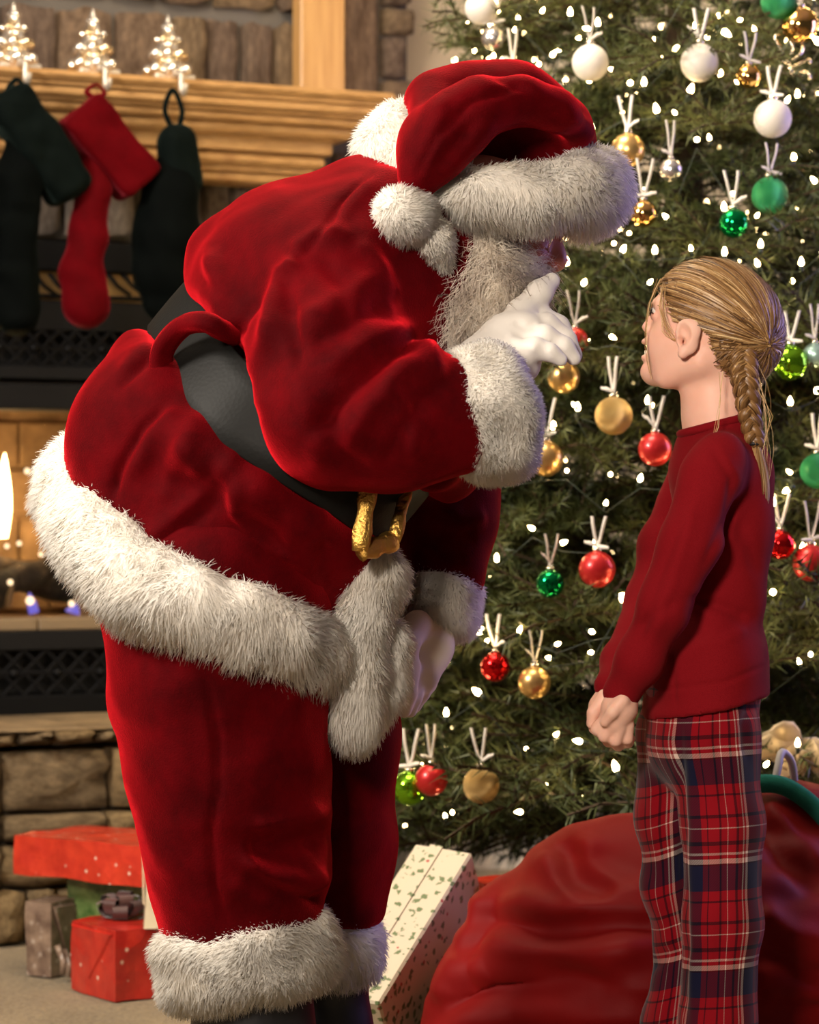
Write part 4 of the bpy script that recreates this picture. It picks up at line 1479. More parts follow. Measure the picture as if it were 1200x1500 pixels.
# ------------------------------------------------------------------ the sack
G = Fig(4.42)
g = G.p
t = NT('red_satin_sack'); n1 = t.noise(t.coord(), 5, 3)
t.l(t.ramp(n1.outputs[0], [(0.3, (0.105, 0.001, 0.0016)), (0.7, (0.175, 0.0018, 0.0024))]), t.b.inputs['Base Color'])
t.set(rough=0.6, sheen=0.15, tint=(1, 0.15, 0.1, 1), spec=0.12); t.bump(t.noise(t.coord(), 600, 2).outputs[0], 0.15, 0.002); M['sack'] = t.m
M['sack_trim'] = velvet('green_sack_trim', (0.012, 0.11, 0.085, 1), (0.025, 0.19, 0.14, 1), 0.3, (0.4, 1, 0.8, 1))
ff = Field(g(560, 1620, -260) - [0.1, 0.02, 0.1], g(1420, 1080, 330) + [0.05, 0.1, 0.02], 0.008)
ff.chain([g(760, 1480, 0), g(900, 1410, 0), g(1060, 1400, 20), g(1230, 1390, 40)], [G.r(130), G.r(185), G.r(200), G.r(190)], 0.05, 'u', 1.15)
ff.chain([g(845, 1320, -20), g(925, 1300, -20), g(990, 1300, 0)], [G.r(70), G.r(84), G.r(100)], 0.06)
ff.chain([g(1080, 1290, 20), g(1160, 1240, 40), g(1250, 1260, 60)], [G.r(90), G.r(90), G.r(85)], 0.06)
ff.cone(g(705, 1500, -30), G.r(70), g(740, 1338, 0), G.r(52), 0.04)
ff.cone(g(700, 1580, -60), G.r(90), g(1200, 1580, -60), G.r(140), 0.06)
ff.cut((0, 0, 0.004), (0, 0, -1), 0.0)
V, Q = ff.mesh(3)
V = folds(V, Q, [([(700, 1312), (760, 1330), (830, 1335), (905, 1318), (980, 1322)], 16, 20), ([(720, 1340), (800, 1362), (900, 1358), (990, 1370)], 16, -20),
                 ([(660, 1440), (720, 1400), (800, 1392), (880, 1400), (960, 1380)], 18, 18), ([(650, 1475), (730, 1440), (830, 1436), (930, 1450)], 15, -18), ([(650, 1500), (760, 1478), (860, 1490), (960, 1480)], 15, 15),
                 ([(705, 1300), (690, 1350), (660, 1420), (640, 1480)], 12, 14), ([(735, 1300), (722, 1350), (700, 1400), (690, 1450)], 12, -14),
                 ([(826, 1236), (846, 1280), (900, 1310)], 13, -12), ([(800, 1250), (812, 1290), (850, 1325)], 12, 12), ([(1120, 1175), (1150, 1215), (1215, 1275)], 13, 16), ([(1112, 1210), (1150, 1260), (1215, 1310)], 13, -16),
                 ([(1110, 1330), (1160, 1370), (1225, 1380)], 16, 16), ([(1110, 1370), (1160, 1410), (1225, 1430)], 14, -15), ([(1110, 1450), (1170, 1450), (1230, 1480)], 16, 15), ([(870, 1225), (860, 1260), (900, 1290), (960, 1300)], 14, 10)])
N = vnormals(V, Q)
V = V + N * (snoise(V * [1, 1, 1.8], 2.6, 4) * 0.012 + snoise(V * [1.0, 1, 2.2], 7, 5) * 0.004)[:, None]
sack = empty('gift_sack', g(980, 1640, 0) * [1, 1, 0], 'large red cloth gift sack lying behind the girl with green trim', 'sack')
V[:, 2] = np.maximum(V[:, 2], 0.003)
mk('sack_body', V, Q, M['sack'], sack)
pth = catmull([g(1085, 1152, -20), g(1130, 1148, -30), g(1165, 1160, -40), g(1205, 1195, -50), g(1250, 1260, -50)], 6)
V, F = tube(pth, G.r(14), 10, True, 0.9); mk('green_trim', V, F, M['sack_trim'], sack)
cord = catmull([g(1135, 1150, -30), g(1140, 1125, -20), g(1146, 1102, 0), g(1160, 1118, 20), g(1165, 1160, 30)], 5)
V, F = tube(cord, G.r(6), 7); mk('drawcord', V, F, plain('silver_cord', (0.5, 0.5, 0.52), 0.5), sack)

# ================================================================== THE MAN IN THE RED SUIT
S = Fig(3.9)
p, r_ = S.p, S.r
santa = empty('person', p(400, 1673, 0) * [1, 1, 0], 'bearded person in a red velvet suit and hat bending forward, gloved hand at the mouth', 'person')
SR = santa


def chainp(ff, lst, k=0.02, op='u', sy=1.0):
    """lst of (px, py, dy, radius px)"""
    ff.chain([p(a, b, c) for a, b, c, d in lst], [r_(d, c) for a, b, c, d in lst], k, op, sy)


def ellp(ff, c, rx, ry, rz, tilt=0, k=0.02, op='u'):
    """ellipsoid: radii in px along the tilted x, depth, tilted z; tilt in degrees, clockwise in the picture"""
    a = math.radians(tilt); ca, sa = math.cos(a), math.sin(a)
    Mx = np.array([[ca, 0, sa], [0, 1, 0], [-sa, 0, ca]])
    ff.ell(p(*c), [r_(rx, c[2]), r_(ry, c[2]), r_(rz, c[2])], Mx, k, op)


def fieldp(x0, y0, x1, y1, d0, d1, h):
    k = S.k
    a = np.minimum(p(x0, y1, d0), p(x0, y1, d1)); b = np.maximum(p(x1, y0, d1), p(x1, y0, d0))
    return Field([a[0], 3.9 + d0 * k, a[2]], [b[0], 3.9 + d1 * k, b[2]], h)


# ---- the body: one continuous figure, mostly under the clothes (the face shows)
ff = fieldp(170, 130, 900, 1700, -340, 320, 0.0066)
chainp(ff, [(350, 800, 0, 120), (430, 620, 0, 130), (540, 460, 0, 130), (600, 400, 0, 90)], 0.05, 'u', 1.1)
chainp(ff, [(590, 390, 0, 62), (680, 330, 0, 62)], 0.04)
ellp(ff, (722, 272, 6), 98, 70, 84, 15, 0.03)                # skull
ellp(ff, (756, 330, 0), 62, 62, 74, 25, 0.03)                 # face
chainp(ff, [(700, 370, -35, 32), (762, 405, 0, 26)], 0.025); chainp(ff, [(700, 370, 35, 32), (762, 405, 0, 26)], 0.025)   # jaw
ellp(ff, (766, 366, -36), 36, 30, 28, 20, 0.02); ellp(ff, (766, 366, 36), 36, 30, 28, 20, 0.02)      # cheeks
chainp(ff, [(798, 325, 0, 16), (813, 380, 0, 20)], 0.012); ellp(ff, (806, 384, -10), 13, 10, 11, 0, 0.01); ellp(ff, (806, 384, 10), 13, 10, 11, 0, 0.01)   # nose
ellp(ff, (800, 330, -32), 13, 13, 10, 0, 0.012, 's'); ellp(ff, (800, 330, 32), 13, 13, 10, 0, 0.012, 's')
ellp(ff, (683, 322, -70), 16, 9, 26, 10, 0.01)                # ear
ellp(ff, (792, 408, 0), 10, 18, 6, 0, 0.008)                  # lip
for sg, (sh, el, wr, hd) in ((-1, ((520, 420, -170), (480, 625, -250), (660, 600, -200), (770, 500, -140))), (1, ((590, 450, 170), (660, 690, 220), (650, 880, 190), (610, 960, 150)))):
    chainp(ff, [(*sh, 62), (*el, 46), (*wr, 30), (*hd, 22)], 0.03)
chainp(ff, [(340, 850, -95, 95), (360, 1250, -105, 62), (365, 1600, -110, 42)], 0.04)
chainp(ff, [(430, 870, 95, 92), (470, 1250, 118, 50), (480, 1600, 124, 34)], 0.04)
ellp(ff, (400, 1640, -114), 58, 30, 18, 0, 0.02); ellp(ff, (510, 1640, 126), 54, 28, 18, 0, 0.02)
V, Q = ff.mesh(2)
mk('body', V, Q, M['skin_santa'], SR)

# ---- jacket: upper part, puffed over the belt, with both sleeves
BL = [(258, 448, 0), (278, 515, -125), (340, 588, -216), (425, 648, -242), (505, 698, -212), (562, 738, -135), (592, 752, 0)]      # belt middle line, near side
BELT = BL + [(560, 745, 110), (490, 690, 195), (400, 612, 232), (315, 520, 205), (268, 458, 110)]
AX = np.array([0.65, 0, 0.76])
ff = fieldp(190, 215, 800, 870, -385, 330, 0.0055)
chainp(ff, [(432, 590, 0, 200), (500, 490, 0, 208), (540, 420, 0, 180), (590, 370, 0, 118)], 0.06, 'u', 1.03)
chainp(ff, [(470, 420, -110, 108), (470, 420, 110, 108)], 0.06)
chainp(ff, [(390, 390, -60, 92), (390, 390, 60, 92)], 0.06)
chainp(ff, [(560, 350, -90, 95), (590, 350, 90, 95)], 0.06)
# blouse ring over the belt's upper edge
ring = [(a + 66, b - 64, c * 0.99, 36) for a, b, c in BELT]
chainp(ff, ring + [ring[0]], 0.045)
ff.cut(p(420, 605, 0) + AX * r_(30), -AX, 0.03)
chainp(ff, [(612, 440, -60, 60), (650, 560, -40, 60)], 0.05)
# near sleeve
chainp(ff, [(500, 415, -170, 92), (490, 520, -232, 98), (492, 612, -262, 98)], 0.05)
chainp(ff, [(492, 612, -262, 98), (580, 620, -270, 92), (668, 612, -245, 88)], 0.04)
# far sleeve
chainp(ff, [(600, 450, 150, 95), (645, 610, 215, 90), (650, 740, 225, 72), (650, 830, 215, 64)], 0.05)
V, Q = ff.mesh(3)
V = folds(V, Q, [
    ([(545, 255), (500, 300), (470, 345), (440, 380)], 5, -9), ([(550, 262), (508, 305), (478, 350)], 9, 6),           # armhole seam
    ([(440, 380), (415, 400), (400, 450), (392, 500)], 10, 16), ([(425, 370), (470, 345), (520, 340)], 12, 10),
    ([(415, 395), (425, 470), (440, 540)], 9, -10), ([(385, 430), (350, 480), (322, 530)], 7, -9), ([(400, 470), (375, 540), (390, 610)], 12, 10),
    ([(305, 360), (318, 430), (345, 490)], 12, 12), ([(290, 400), (330, 440), (360, 500)], 9, -8), ([(318, 350), (360, 400), (372, 440)], 14, -5),
    # sleeve folds running to the crook of the elbow
    ([(640, 530), (590, 545), (540, 600), (500, 660)], 15, 17), ([(620, 500), (560, 530), (500, 590), (450, 640)], 11, -14), ([(600, 480), (540, 500), (470, 550)], 13, 13),
    ([(570, 440), (520, 470), (450, 510)], 12, -10), ([(655, 560), (620, 585), (585, 640), (560, 690)], 11, -11), ([(560, 400), (500, 430), (440, 470)], 15, 9),
    ([(600, 500), (625, 520), (645, 560)], 10, 14), ([(560, 560), (600, 620), (610, 680)], 12, 9), ([(480, 600), (500, 660), (540, 700)], 14, -9), ([(440, 560), (455, 630), (480, 690)], 16, 8),
    ([(560, 360), (590, 420), (600, 480)], 10, -9), ([(520, 350), (560, 390), (585, 440)], 12, 9), ([(470, 370), (500, 420), (510, 470)], 12, -7),
    ([(640, 740), (680, 760), (715, 755)], 10, 9), ([(620, 780), (670, 790), (700, 785)], 9, -8)])
N = vnormals(V, Q)
V = V + N * (snoise(V, 4.5, 21) * 0.0035 + snoise(V, 11, 22) * 0.0012)[:, None]
mk('jacket', V, Q, M['velvet'], SR)

# ---- jacket skirt below the belt
ff = fieldp(30, 430, 660, 1060, -330, 320, 0.0055)
chainp(ff, [(412, 622, 0, 176), (366, 705, 0, 203), (305, 800, 0, 196), (285, 860, 0, 196)], 0.05, 'u', 1.04)
chainp(ff, [(235, 600, -60, 100), (235, 600, 60, 100)], 0.08)
chainp(ff, [(200, 660, -70, 88), (200, 660, 70, 88)], 0.08)
chainp(ff, [(420, 800, -70, 110), (420, 800, 70, 110)], 0.06)
ring = [(a - 49, b + 68, c * 0.97, (18 if a < 300 else 22) if a < 400 else 14) for a, b, c in BELT]
chainp(ff, ring + [ring[0]], 0.05)
ff.cut(p(420, 605, 0) - AX * r_(38), AX, 0.03)
ff.cut(p(280, 850, 0) - np.array([0.0, 0, 0.0]), p(0, 385, 0) - p(240, 0, 0) if False else -np.array([0.47, 0.0, 0.88]), 0.02)
V, Q = ff.mesh(3)
V = folds(V, Q, [
    ([(250, 590), (210, 630), (175, 690), (165, 730)], 7, -12), ([(262, 596), (225, 640), (190, 700)], 14, 10), ([(350, 655), (310, 720), (250, 770), (215, 790)], 12, 14),
    ([(345, 700), (345, 750), (390, 800), (450, 830)], 10, 10), ([(330, 690), (300, 740), (240, 790)], 11, -11), ([(240, 480), (215, 530), (170, 570)], 6, -8), ([(240, 500), (200, 520), (180, 550)], 9, 8),
    ([(420, 740), (430, 800), (480, 860)], 16, 9), ([(480, 790), (470, 840), (500, 880)], 11, -9), ([(290, 600), (270, 650), (300, 700)], 13, 7), ([(280, 640), (250, 690), (240, 740)], 12, 8)])
N = vnormals(V, Q)
V = V + N * (snoise(V, 5, 31) * 0.0030 + snoise(V, 11, 32) * 0.0012)[:, None]
mk('jacket_skirt', V, Q, M['velvet'], SR)

# ---- trousers
ff = fieldp(110, 760, 640, 1400, -330, 330, 0.006)
chainp(ff, [(315, 880, -95, 168), (322, 1000, -100, 158), (333, 1130, -108, 147), (345, 1240, -112, 134), (356, 1370, -112, 122)], 0.03)
chainp(ff, [(330, 860, 0, 175), (400, 900, 60, 150)], 0.05)
chainp(ff, [(440, 940, 100, 130), (468, 1080, 112, 112), (470, 1230, 122, 106), (466, 1370, 126, 92)], 0.03)
ff.cut(p(0, 1368, 0), (0, 0, -1), 0.01)
V, Q = ff.mesh(3)
V = folds(V, Q, [
    ([(300, 985), (318, 1080), (320, 1150), (308, 1220), (315, 1300), (330, 1350)], 5, -6),
    ([(480, 1190), (420, 1200), (370, 1215)], 13, 16), ([(478, 1232), (420, 1245), (360, 1238)], 15, -22), ([(480, 1285), (440, 1292), (390, 1278), (355, 1252)], 12, 22),
    ([(470, 1320), (430, 1310), (400, 1300)], 9, -9), ([(240, 1000), (260, 1130), (270, 1240)], 22, 5), ([(420, 1000), (440, 1080), (470, 1150)], 16, 6), ([(330, 1290), (380, 1320), (420, 1335)], 12, 8)])
N = vnormals(V, Q)
V = V + N * (snoise(V, 4.5, 41) * 0.0035 + snoise(V, 11, 42) * 0.0012)[:, None]
mk('trousers', V, Q, M['velvet'], SR)


# ---- white fur trims
def trim(name, build, box6, seed, n, ln, flow, h=0.006, w=0.0011, mat='fur', lump=0.0035, **kw):
    f2 = fieldp(*box6, h)
    build(f2)
    V, Q = f2.mesh(3)
    N = vnormals(V, Q)
    V = V + N * (snoise(V, 9, seed) * lump)[:, None]
    kw2 = dict(lift=0.55, jit=0.28, tuft=0.5, tf=10.0); kw2.update(kw)
    return furry(name, V, Q, M[mat], SR, n=n, length=ln, width=w, flow=flow, seed=seed, **kw2)


cam_side = lambda c, n: np.where(n[:, 1] < 0.35, 1.0, 0.35)
HEM = [(112, 706, 0), (138, 775, -125), (205, 850, -205), (300, 895, -232), (390, 928, -215), (455, 955, -150), (482, 962, -70)]
HEMF = [(470, 900, 60), (430, 850, 170), (330, 800, 225), (210, 740, 205), (138, 692, 110)]
def b_hem(f2):
    rad = [50, 56, 58, 58, 54, 48, 36, 40, 50, 52, 52, 50]
    l = catmull([(a, b, c, q) for (a, b, c), q in zip(HEM + HEMF, rad)], 3, True).tolist()
    chainp(f2, l + [l[0]], 0.02)
trim('hem_fur', b_hem, (10, 600, 560, 1060, -310, 310), 51, 56000, 0.021, (-0.10, 0, -0.55), keep=cam_side)
def b_front(f2):
    chainp(f2, [(552, 832, -112, 34), (528, 905, -112, 30), (516, 985, -108, 38), (520, 1052, -105, 38)], 0.02, 'u', 0.8)
    chainp(f2, [(560, 850, -80, 34), (565, 850, -70, 20)], 0.02)
trim('front_fur', b_front, (440, 780, 640, 1110, -190, 0), 52, 18000, 0.019, (0.0, 0, -0.75), keep=cam_side)
def b_front2(f2): chainp(f2, [(568, 925, -70, 20), (560, 985, -66, 28), (556, 1030, -66, 26)], 0.02, 'u', 0.8)
trim('front_fur', b_front2, (500, 880, 620, 1090, -140, 0), 53, 9000, 0.019, (0.1, 0, -0.75), keep=cam_side)
def b_cuffn(f2): f2.rcyl(p(662, 612, -238), p(762, 588, -215), r_(102, -225), r_(36, -225), 0.02)
trim('sleeve_fur', b_cuffn, (590, 430, 830, 760, -370, -70), 54, 40000, 0.012, (0.10, 0, -0.25), lump=0.005, keep=cam_side)
def b_cufff(f2): f2.rcyl(p(652, 836, 218), p(636, 924, 200), r_(62, 210), r_(26, 210), 0.02)
trim('sleeve_fur', b_cufff, (540, 770, 760, 1000, 100, 320), 55, 18000, 0.013, (0.05, 0, -0.4), lump=0.005, keep=cam_side)
def b_legn(f2): f2.rcyl(p(352, 1340, -112), p(371, 1452, -114), r_(129, -112), r_(36, -112), 0.02)
trim('trouser_fur', b_legn, (190, 1280, 540, 1530, -280, 50), 56, 40000, 0.018, (0.0, 0, -0.45), keep=cam_side)
def b_legf(f2): f2.rcyl(p(468, 1342, 128), p(470, 1432, 128), r_(91, 128), r_(30, 128), 0.02)
trim('trouser_fur', b_legf, (340, 1280, 610, 1500, 0, 260), 57, 15000, 0.018, (0.0, 0, -0.45), keep=cam_side)

# ---- boots
for nm, (x0, x1, dy) in (('boot', (368, 372, -114)), ('boot', (478, 482, 126))):
    f2 = fieldp(x0 - 200, 1380, x0 + 230, 1700, dy - 130, dy + 130, 0.006)
    chainp(f2, [(x0, 1420, dy, 92 if dy < 0 else 62), (x1, 1520, dy, 84 if dy < 0 else 60), (x1 + 4, 1620, dy, 58)], 0.03)
    chainp(f2, [(x1 + 4, 1625, dy, 52), (x1 + 75, 1636, dy, 46), (x1 + 120, 1646, dy, 36)], 0.03, 'u', 0.95)
    f2.cut((0, 0, 0.028), (0, 0, -1), 0.004)
    V, Q = f2.mesh(2); mk(nm, V, Q, M['boot'], SR)
    f2 = fieldp(x0 - 120, 1560, x0 + 230, 1700, dy - 100, dy + 100, 0.006)
    chainp(f2, [(x1, 1660, dy, 56), (x1 + 80, 1660, dy, 48), (x1 + 122, 1660, dy, 40)], 0.0)
    f2.cut((0, 0, 0.030), (0, 0, 1), 0.002); f2.cut((0, 0, 0.002), (0, 0, -1), 0.002)
    V, Q = f2.mesh(1); mk('boot_sole', V, Q, M['iron'], SR)

# ---- belt: a wide leather band with rounded edges, its loop and the foil buckle
cl = catmull([p(*b) for b in BELT], 10, True)
m = len(cl)
T = np.roll(cl, -1, 0) - np.roll(cl, 1, 0); T /= np.linalg.norm(T, axis=1)[:, None]
up = AX / np.linalg.norm(AX)
W = np.tile(up, (m, 1)); W -= T * (W * T).sum(1)[:, None]; W /= np.linalg.norm(W, axis=1)[:, None]
cc = p(425, 610, 0)
No = np.cross(T, W); sgn = np.sign(((cl - cc) * No).sum(1)); No *= sgn[:, None]
hw, th = r_(54), 0.006
prof = [(-1, 0), (-1, 0.7), (-0.96, 1), (-0.5, 1.15), (0, 1.2), (0.5, 1.15), (0.96, 1), (1, 0.7), (1, 0), (0, -0.4)]
V = np.concatenate([cl + W * (a * hw) + No * (b * th + 0.004) for a, b in prof])
np_ = len(prof)
F = np.array([(k * m + j, k * m + (j + 1) % m, ((k + 1) % np_) * m + (j + 1) % m, ((k + 1) % np_) * m + j) for k in range(np_) for j in range(m)])
mk('belt', V, F[:, ::-1], M['belt'], SR)
lp = catmull([p(262, 588, -120), p(246, 572, -158), p(236, 548, -140), p(240, 510, -150), p(268, 478, -180), p(300, 472, -210), p(322, 482, -204), p(340, 490, -172)], 6)
V, F = tube(lp, r_(19), 10, True, 0.8); Q = F[0]
mk('belt_loop', V, F, M['velvet'], SR)
# buckle: a rectangular frame of gold foil standing on the belt front, with prong
bk = [p(541, 700, -178), p(577, 712, -100), p(590, 700, -60), p(577, 785, -75), p(553, 805, -118), p(530, 806, -160)]
c0, c1, c2, c3 = p(543, 690, -205), p(600, 690, -110), p(578, 792, -165), p(527, 808, -222)
def bar(a, b, w, n=9):
    pts = np.array([a + (b - a) * t_ for t_ in np.linspace(0, 1, n)])
    return tube(pts, [w * (1 + 0.15 * math.sin(i * 1.7 + a[0] * 50)) for i in range(n)], 10, True, 0.55)
V, F = joinm([bar(c0, c3, r_(13)), bar(c3, c2, r_(15)), bar(c2, c1, r_(10)), bar(c1, c0, r_(12))])
mk('buckle', V, F, M['gold'], SR)
V, F = tube([p(560, 735, -135), p(566, 735, -132)], 0.0035, 8); mk('eyelet', V, F, M['cap'], SR)

# ---- gloves
f2 = fieldp(655, 380, 880, 640, -260, 40, 0.0030)
D1 = -150
chainp(f2, [(712, 540, D1 - 30, 52), (748, 505, D1, 44), (770, 492, D1, 34)], 0.02, 'u', 0.75)
chainp(f2, [(735, 505, D1 - 5, 26), (762, 460, D1 + 25, 20), (790, 430, D1 + 45, 18), (808, 412, D1 + 60, 13)], 0.012)               # thumb, to the mouth
fing = [[(752, 480, D1 + 40, 22), (790, 464, D1 + 42, 18), (818, 478, D1 + 40, 16), (834, 500, D1 + 38, 13)],
        [(758, 490, D1 + 16, 22), (800, 476, D1 + 10, 18), (828, 497, D1 + 10, 16), (842, 520, D1 + 10, 12)],
        [(758, 505, D1 - 12, 22), (798, 494, D1 - 22, 18), (826, 508, D1 - 22, 15), (841, 525, D1 - 20, 11)],
        [(752, 520, D1 - 38, 20), (784, 510, D1 - 48, 16), (806, 516, D1 - 50, 13), (822, 527, D1 - 48, 10)]]
for l in fing: chainp(f2, l, 0.0065)
chainp(f2, [(735, 540, D1 - 35, 40), (768, 535, D1 - 20, 24)], 0.02)
V, Q = f2.mesh(2)
V = folds(V, Q, [([(740, 490), (765, 505), (790, 512)], 6, 4), ([(730, 510), (755, 530), (770, 550)], 7, 4), ([(752, 470), (770, 480), (788, 478)], 5, -3), ([(720, 520), (745, 540), (755, 560)], 6, -4)])
mk('glove', V, Q, M['glove'], SR)
f2 = fieldp(540, 860, 720, 1080, 20, 300, 0.0034)
D2 = 150
chainp(f2, [(632, 900, D2 + 40, 34), (622, 945, D2 + 10, 40), (612, 985, D2 - 10, 34)], 0.02, 'u', 0.7)
for i, l in enumerate([[(600, 975, D2 - 45, 17), (596, 1015, D2 - 55, 15), (592, 1040, D2 - 45, 12)], [(608, 985, D2 - 20, 18), (604, 1020, D2 - 28, 15), (600, 1040, D2 - 20, 12)],
                       [(620, 985, D2 + 8, 18), (616, 1012, D2 + 2, 15), (606, 1034, D2 + 4, 12)], [(630, 970, D2 + 32, 17), (626, 1000, D2 + 30, 14), (616, 1022, D2 + 28, 11)]]):
    chainp(f2, l, 0.007)
chainp(f2, [(612, 915, D2 - 15, 22), (596, 945, D2 - 50, 17), (590, 985, D2 - 62, 13)], 0.012)
V, Q = f2.mesh(2); mk('glove', V, Q, M['cream_glove'], SR)

# ---- hat: crown, tail folded over to the near side, brim and pompom
f2 = fieldp(560, 70, 930, 330, -290, 180, 0.0045)
ellp(f2, (752, 208, 30), 122, 104, 72, 12, 0.03)
chainp(f2, [(650, 170, 0, 62), (735, 158, 0, 56), (810, 190, 0, 48)], 0.05)
# tail: a thick flap, like a roof over the near side of the crown
chainp(f2, [(848, 196, -80, 20), (815, 163, -140, 24), (760, 148, -168, 30), (705, 160, -180, 42), (660, 190, -188, 44), (632, 230, -188, 36), (612, 266, -185, 20)], 0.035, 'u', 0.9)
chainp(f2, [(640, 150, -60, 46), (628, 215, -150, 34), (607, 262, -183, 15)], 0.04)
chainp(f2, [(690, 128, -40, 30), (760, 135, -60, 30), (830, 172, -50, 26)], 0.04)
ellp(f2, (792, 226, -160), 80, 84, 34, 4, 0.014, 's')
V, Q = f2.mesh(3)
V = folds(V, Q, [([(760, 128), (690, 150), (640, 200), (612, 255)], 6, -7), ([(720, 175), (690, 215), (640, 260)], 12, 6), ([(650, 140), (640, 200), (618, 250)], 10, 6), ([(770, 130), (830, 160), (865, 195)], 9, 5), ([(690, 180), (660, 225), (640, 250)], 9, -8), ([(720, 110), (770, 130), (810, 160)], 6, -5)])
N = vnormals(V, Q)
V = V + N * (snoise(V, 7, 61) * 0.0025)[:, None]
mk('hat', V, Q, M['velvet'], SR)
BR = [(582, 220, -10, 52), (618, 258, -90, 40), (690, 283, -130, 34), (770, 286, -138, 34), (835, 277, -98, 40), (862, 274, -30, 46), (858, 280, 50, 50), (810, 250, 110, 48), (700, 215, 120, 48), (610, 205, 75, 48)]
def b_brim(f2):
    l = catmull(BR, 4, True).tolist()
    chainp(f2, l + [l[0]], 0.02)
    chainp(f2, [(600, 200, -30, 44), (590, 215, 20, 50)], 0.03)
trim('hat_fur', b_brim, (500, 120, 950, 410, -240, 220), 62, 48000, 0.018, (0.12, 0, -0.55), lump=0.005, keep=cam_side)
def b_pom(f2): ellp(f2, (592, 312, -205), 43, 40, 38, 0, 0.01)
trim('pompom', b_pom, (520, 240, 660, 390, -280, -90), 63, 9000, 0.016, (0, 0, -0.1), lump=0.003)
def b_col(f2): chainp(f2, [(610, 318, -165, 28), (634, 352, -168, 27), (645, 392, -150, 19)], 0.02)
trim('collar_fur', b_col, (560, 270, 700, 440, -230, -80), 64, 9000, 0.011, (0.02, 0, -0.4), lump=0.003)

# ---- beard and moustache, spectacles
def b_beard(f2):
    chainp(f2, [(700, 350, -40, 50), (690, 410, -60, 54), (672, 455, -80, 50), (655, 490, -90, 34)], 0.03)
    chainp(f2, [(738, 404, -34, 30), (718, 434, -70, 44), (695, 470, -90, 34)], 0.03)
    chainp(f2, [(768, 406, -22, 15), (740, 408, -56, 18)], 0.02)
    chainp(f2, [(700, 350, 40, 50), (700, 420, 30, 60)], 0.03)
trim('beard', b_beard, (590, 280, 830, 560, -190, 120), 65, 25000, 0.056, (-0.35, 0, -0.75), h=0.006, w=0.0008, mat='beard', lump=0.006, curl=0.009, segs=4, lift=0.45, jit=0.4, tuft=0.7)
def b_must(f2): chainp(f2, [(800, 394, -12, 11), (775, 398, -34, 14), (745, 404, -52, 12)], 0.01)
trim('moustache', b_must, (710, 360, 840, 440, -100, 20), 66, 3500, 0.022, (-0.5, 0, -0.4), h=0.004, w=0.0007, mat='beard', lump=0.002, curl=0.002, segs=4)
sg = empty('tmp', (0, 0, 0)); bpy.data.objects.remove(sg)
sil = plain('bright_wire_rim', (0.8, 0.74, 0.66), 0.12, metal=1.0)
pr = []
for dy in (-34, 34):
    c = p(815, 352, dy)
    n_ = np.array([0.80, -0.25 if dy < 0 else 0.25, -0.55]); n_ /= np.linalg.norm(n_)
    a_ = np.cross(n_, [0, 1, 0]); a_ /= np.linalg.norm(a_); b_ = np.cross(n_, a_)
    pr.append(tube([c + (a_ * math.cos(q) * 0.019 + b_ * math.sin(q) * 0.023) for q in np.linspace(0, 2 * math.pi, 25)], 0.0013, 6, False))
    pr.append(tube([c + b_ * (0.023 if dy > 0 else -0.023), p(740, 320, dy * 2.4), p(690, 310, dy * 2.5)], 0.0011, 5))
pr.append(tube([p(818, 352, -10), p(824, 356, 0), p(818, 352, 10)], 0.0012, 5))
V, F = joinm(pr); mk('spectacles', V, F, sil, SR)

# ================================================================== THE GIRL
C = Fig(4.0)
c_, q_ = C.p, C.r
girl = empty('person', c_(1040, 1650, 0) * [1, 1, 0], 'small blonde person with a braid in a red top and plaid trousers, looking up', 'person')
YAW = math.radians(14)
AXX = 1050.0


def hp(px, py, s=0.0):
    """head point: px, py as in the profile; s sideways towards the camera (px); the head is turned a little away"""
    f = (AXX - px) / math.cos(YAW)
    x = -f * math.cos(YAW) - s * math.sin(YAW)
    y = f * math.sin(YAW) - s * math.cos(YAW)
    return c_(AXX + x, py, y)


HF = np.array([-math.cos(YAW), math.sin(YAW), 0]); HS = np.array([-math.sin(YAW), -math.cos(YAW), 0])


def hframe(tilt=0.0):
    a = math.radians(tilt)
    u = np.array([0, 0, 1.0])
    f = HF * math.cos(a) + u * math.sin(a)
    return np.stack([f, HS, np.cross(HS, f) * -1 if np.cross(HS, f)[2] < 0 else np.cross(HS, f)], 1)


def hell(ff, c, rf, rs, ru, tilt=0, k=0.01, op='u'):
    ff.ell(hp(*c), [q_(rf), q_(rs), q_(ru)], hframe(tilt), k, op)


def hch(ff, lst, k=0.01, op='u', sy=1.0):
    ff.chain([hp(a, b, s) for a, b, s, d in lst], [q_(d) for a, b, s, d in lst], k, op, sy)


lo = np.minimum(c_(840, 1680, -200), c_(840, 1680, 200)); hi = np.maximum(c_(1160, 370, 200), c_(1160, 370, -200))
ff = Field([lo[0], 4.0 - 0.19, -0.02], [hi[0], 4.0 + 0.19, hi[2]], 0.0025)
# head
hell(ff, (1049, 476), 96, 70, 84, 40, 0.02)
hell(ff, (1006, 492), 49, 52, 74, 16, 0.02)
for s in (-1, 1):
    hch(ff, [(1036, 530, 44 * s, 20), (985, 548, 26 * s, 18), (962, 548, 8 * s, 15)], 0.016)
    hell(ff, (988, 507, 31 * s), 32, 24, 34, 10, 0.018)
    hch(ff, [(966, 447, 12 * s, 9), (974, 446, 34 * s, 9)], 0.010)
    hell(ff, (958, 462, 28 * s), 10, 13, 9, 0, 0.008, 's')
    hell(ff, (969, 462, 28 * s), 10, 11, 9.5, 0, 0.003)                       # lids over the ball of the eye
    hell(ff, (955, 485, 9 * s), 7, 6, 5.5, 0, 0.005)
    hell(ff, (952, 490, 6 * s), 4, 3, 3, 0, 0.002, 's')
hch(ff, [(968, 455, 0, 8), (957, 470, 0, 7), (948, 479, 0, 7.5)], 0.008)
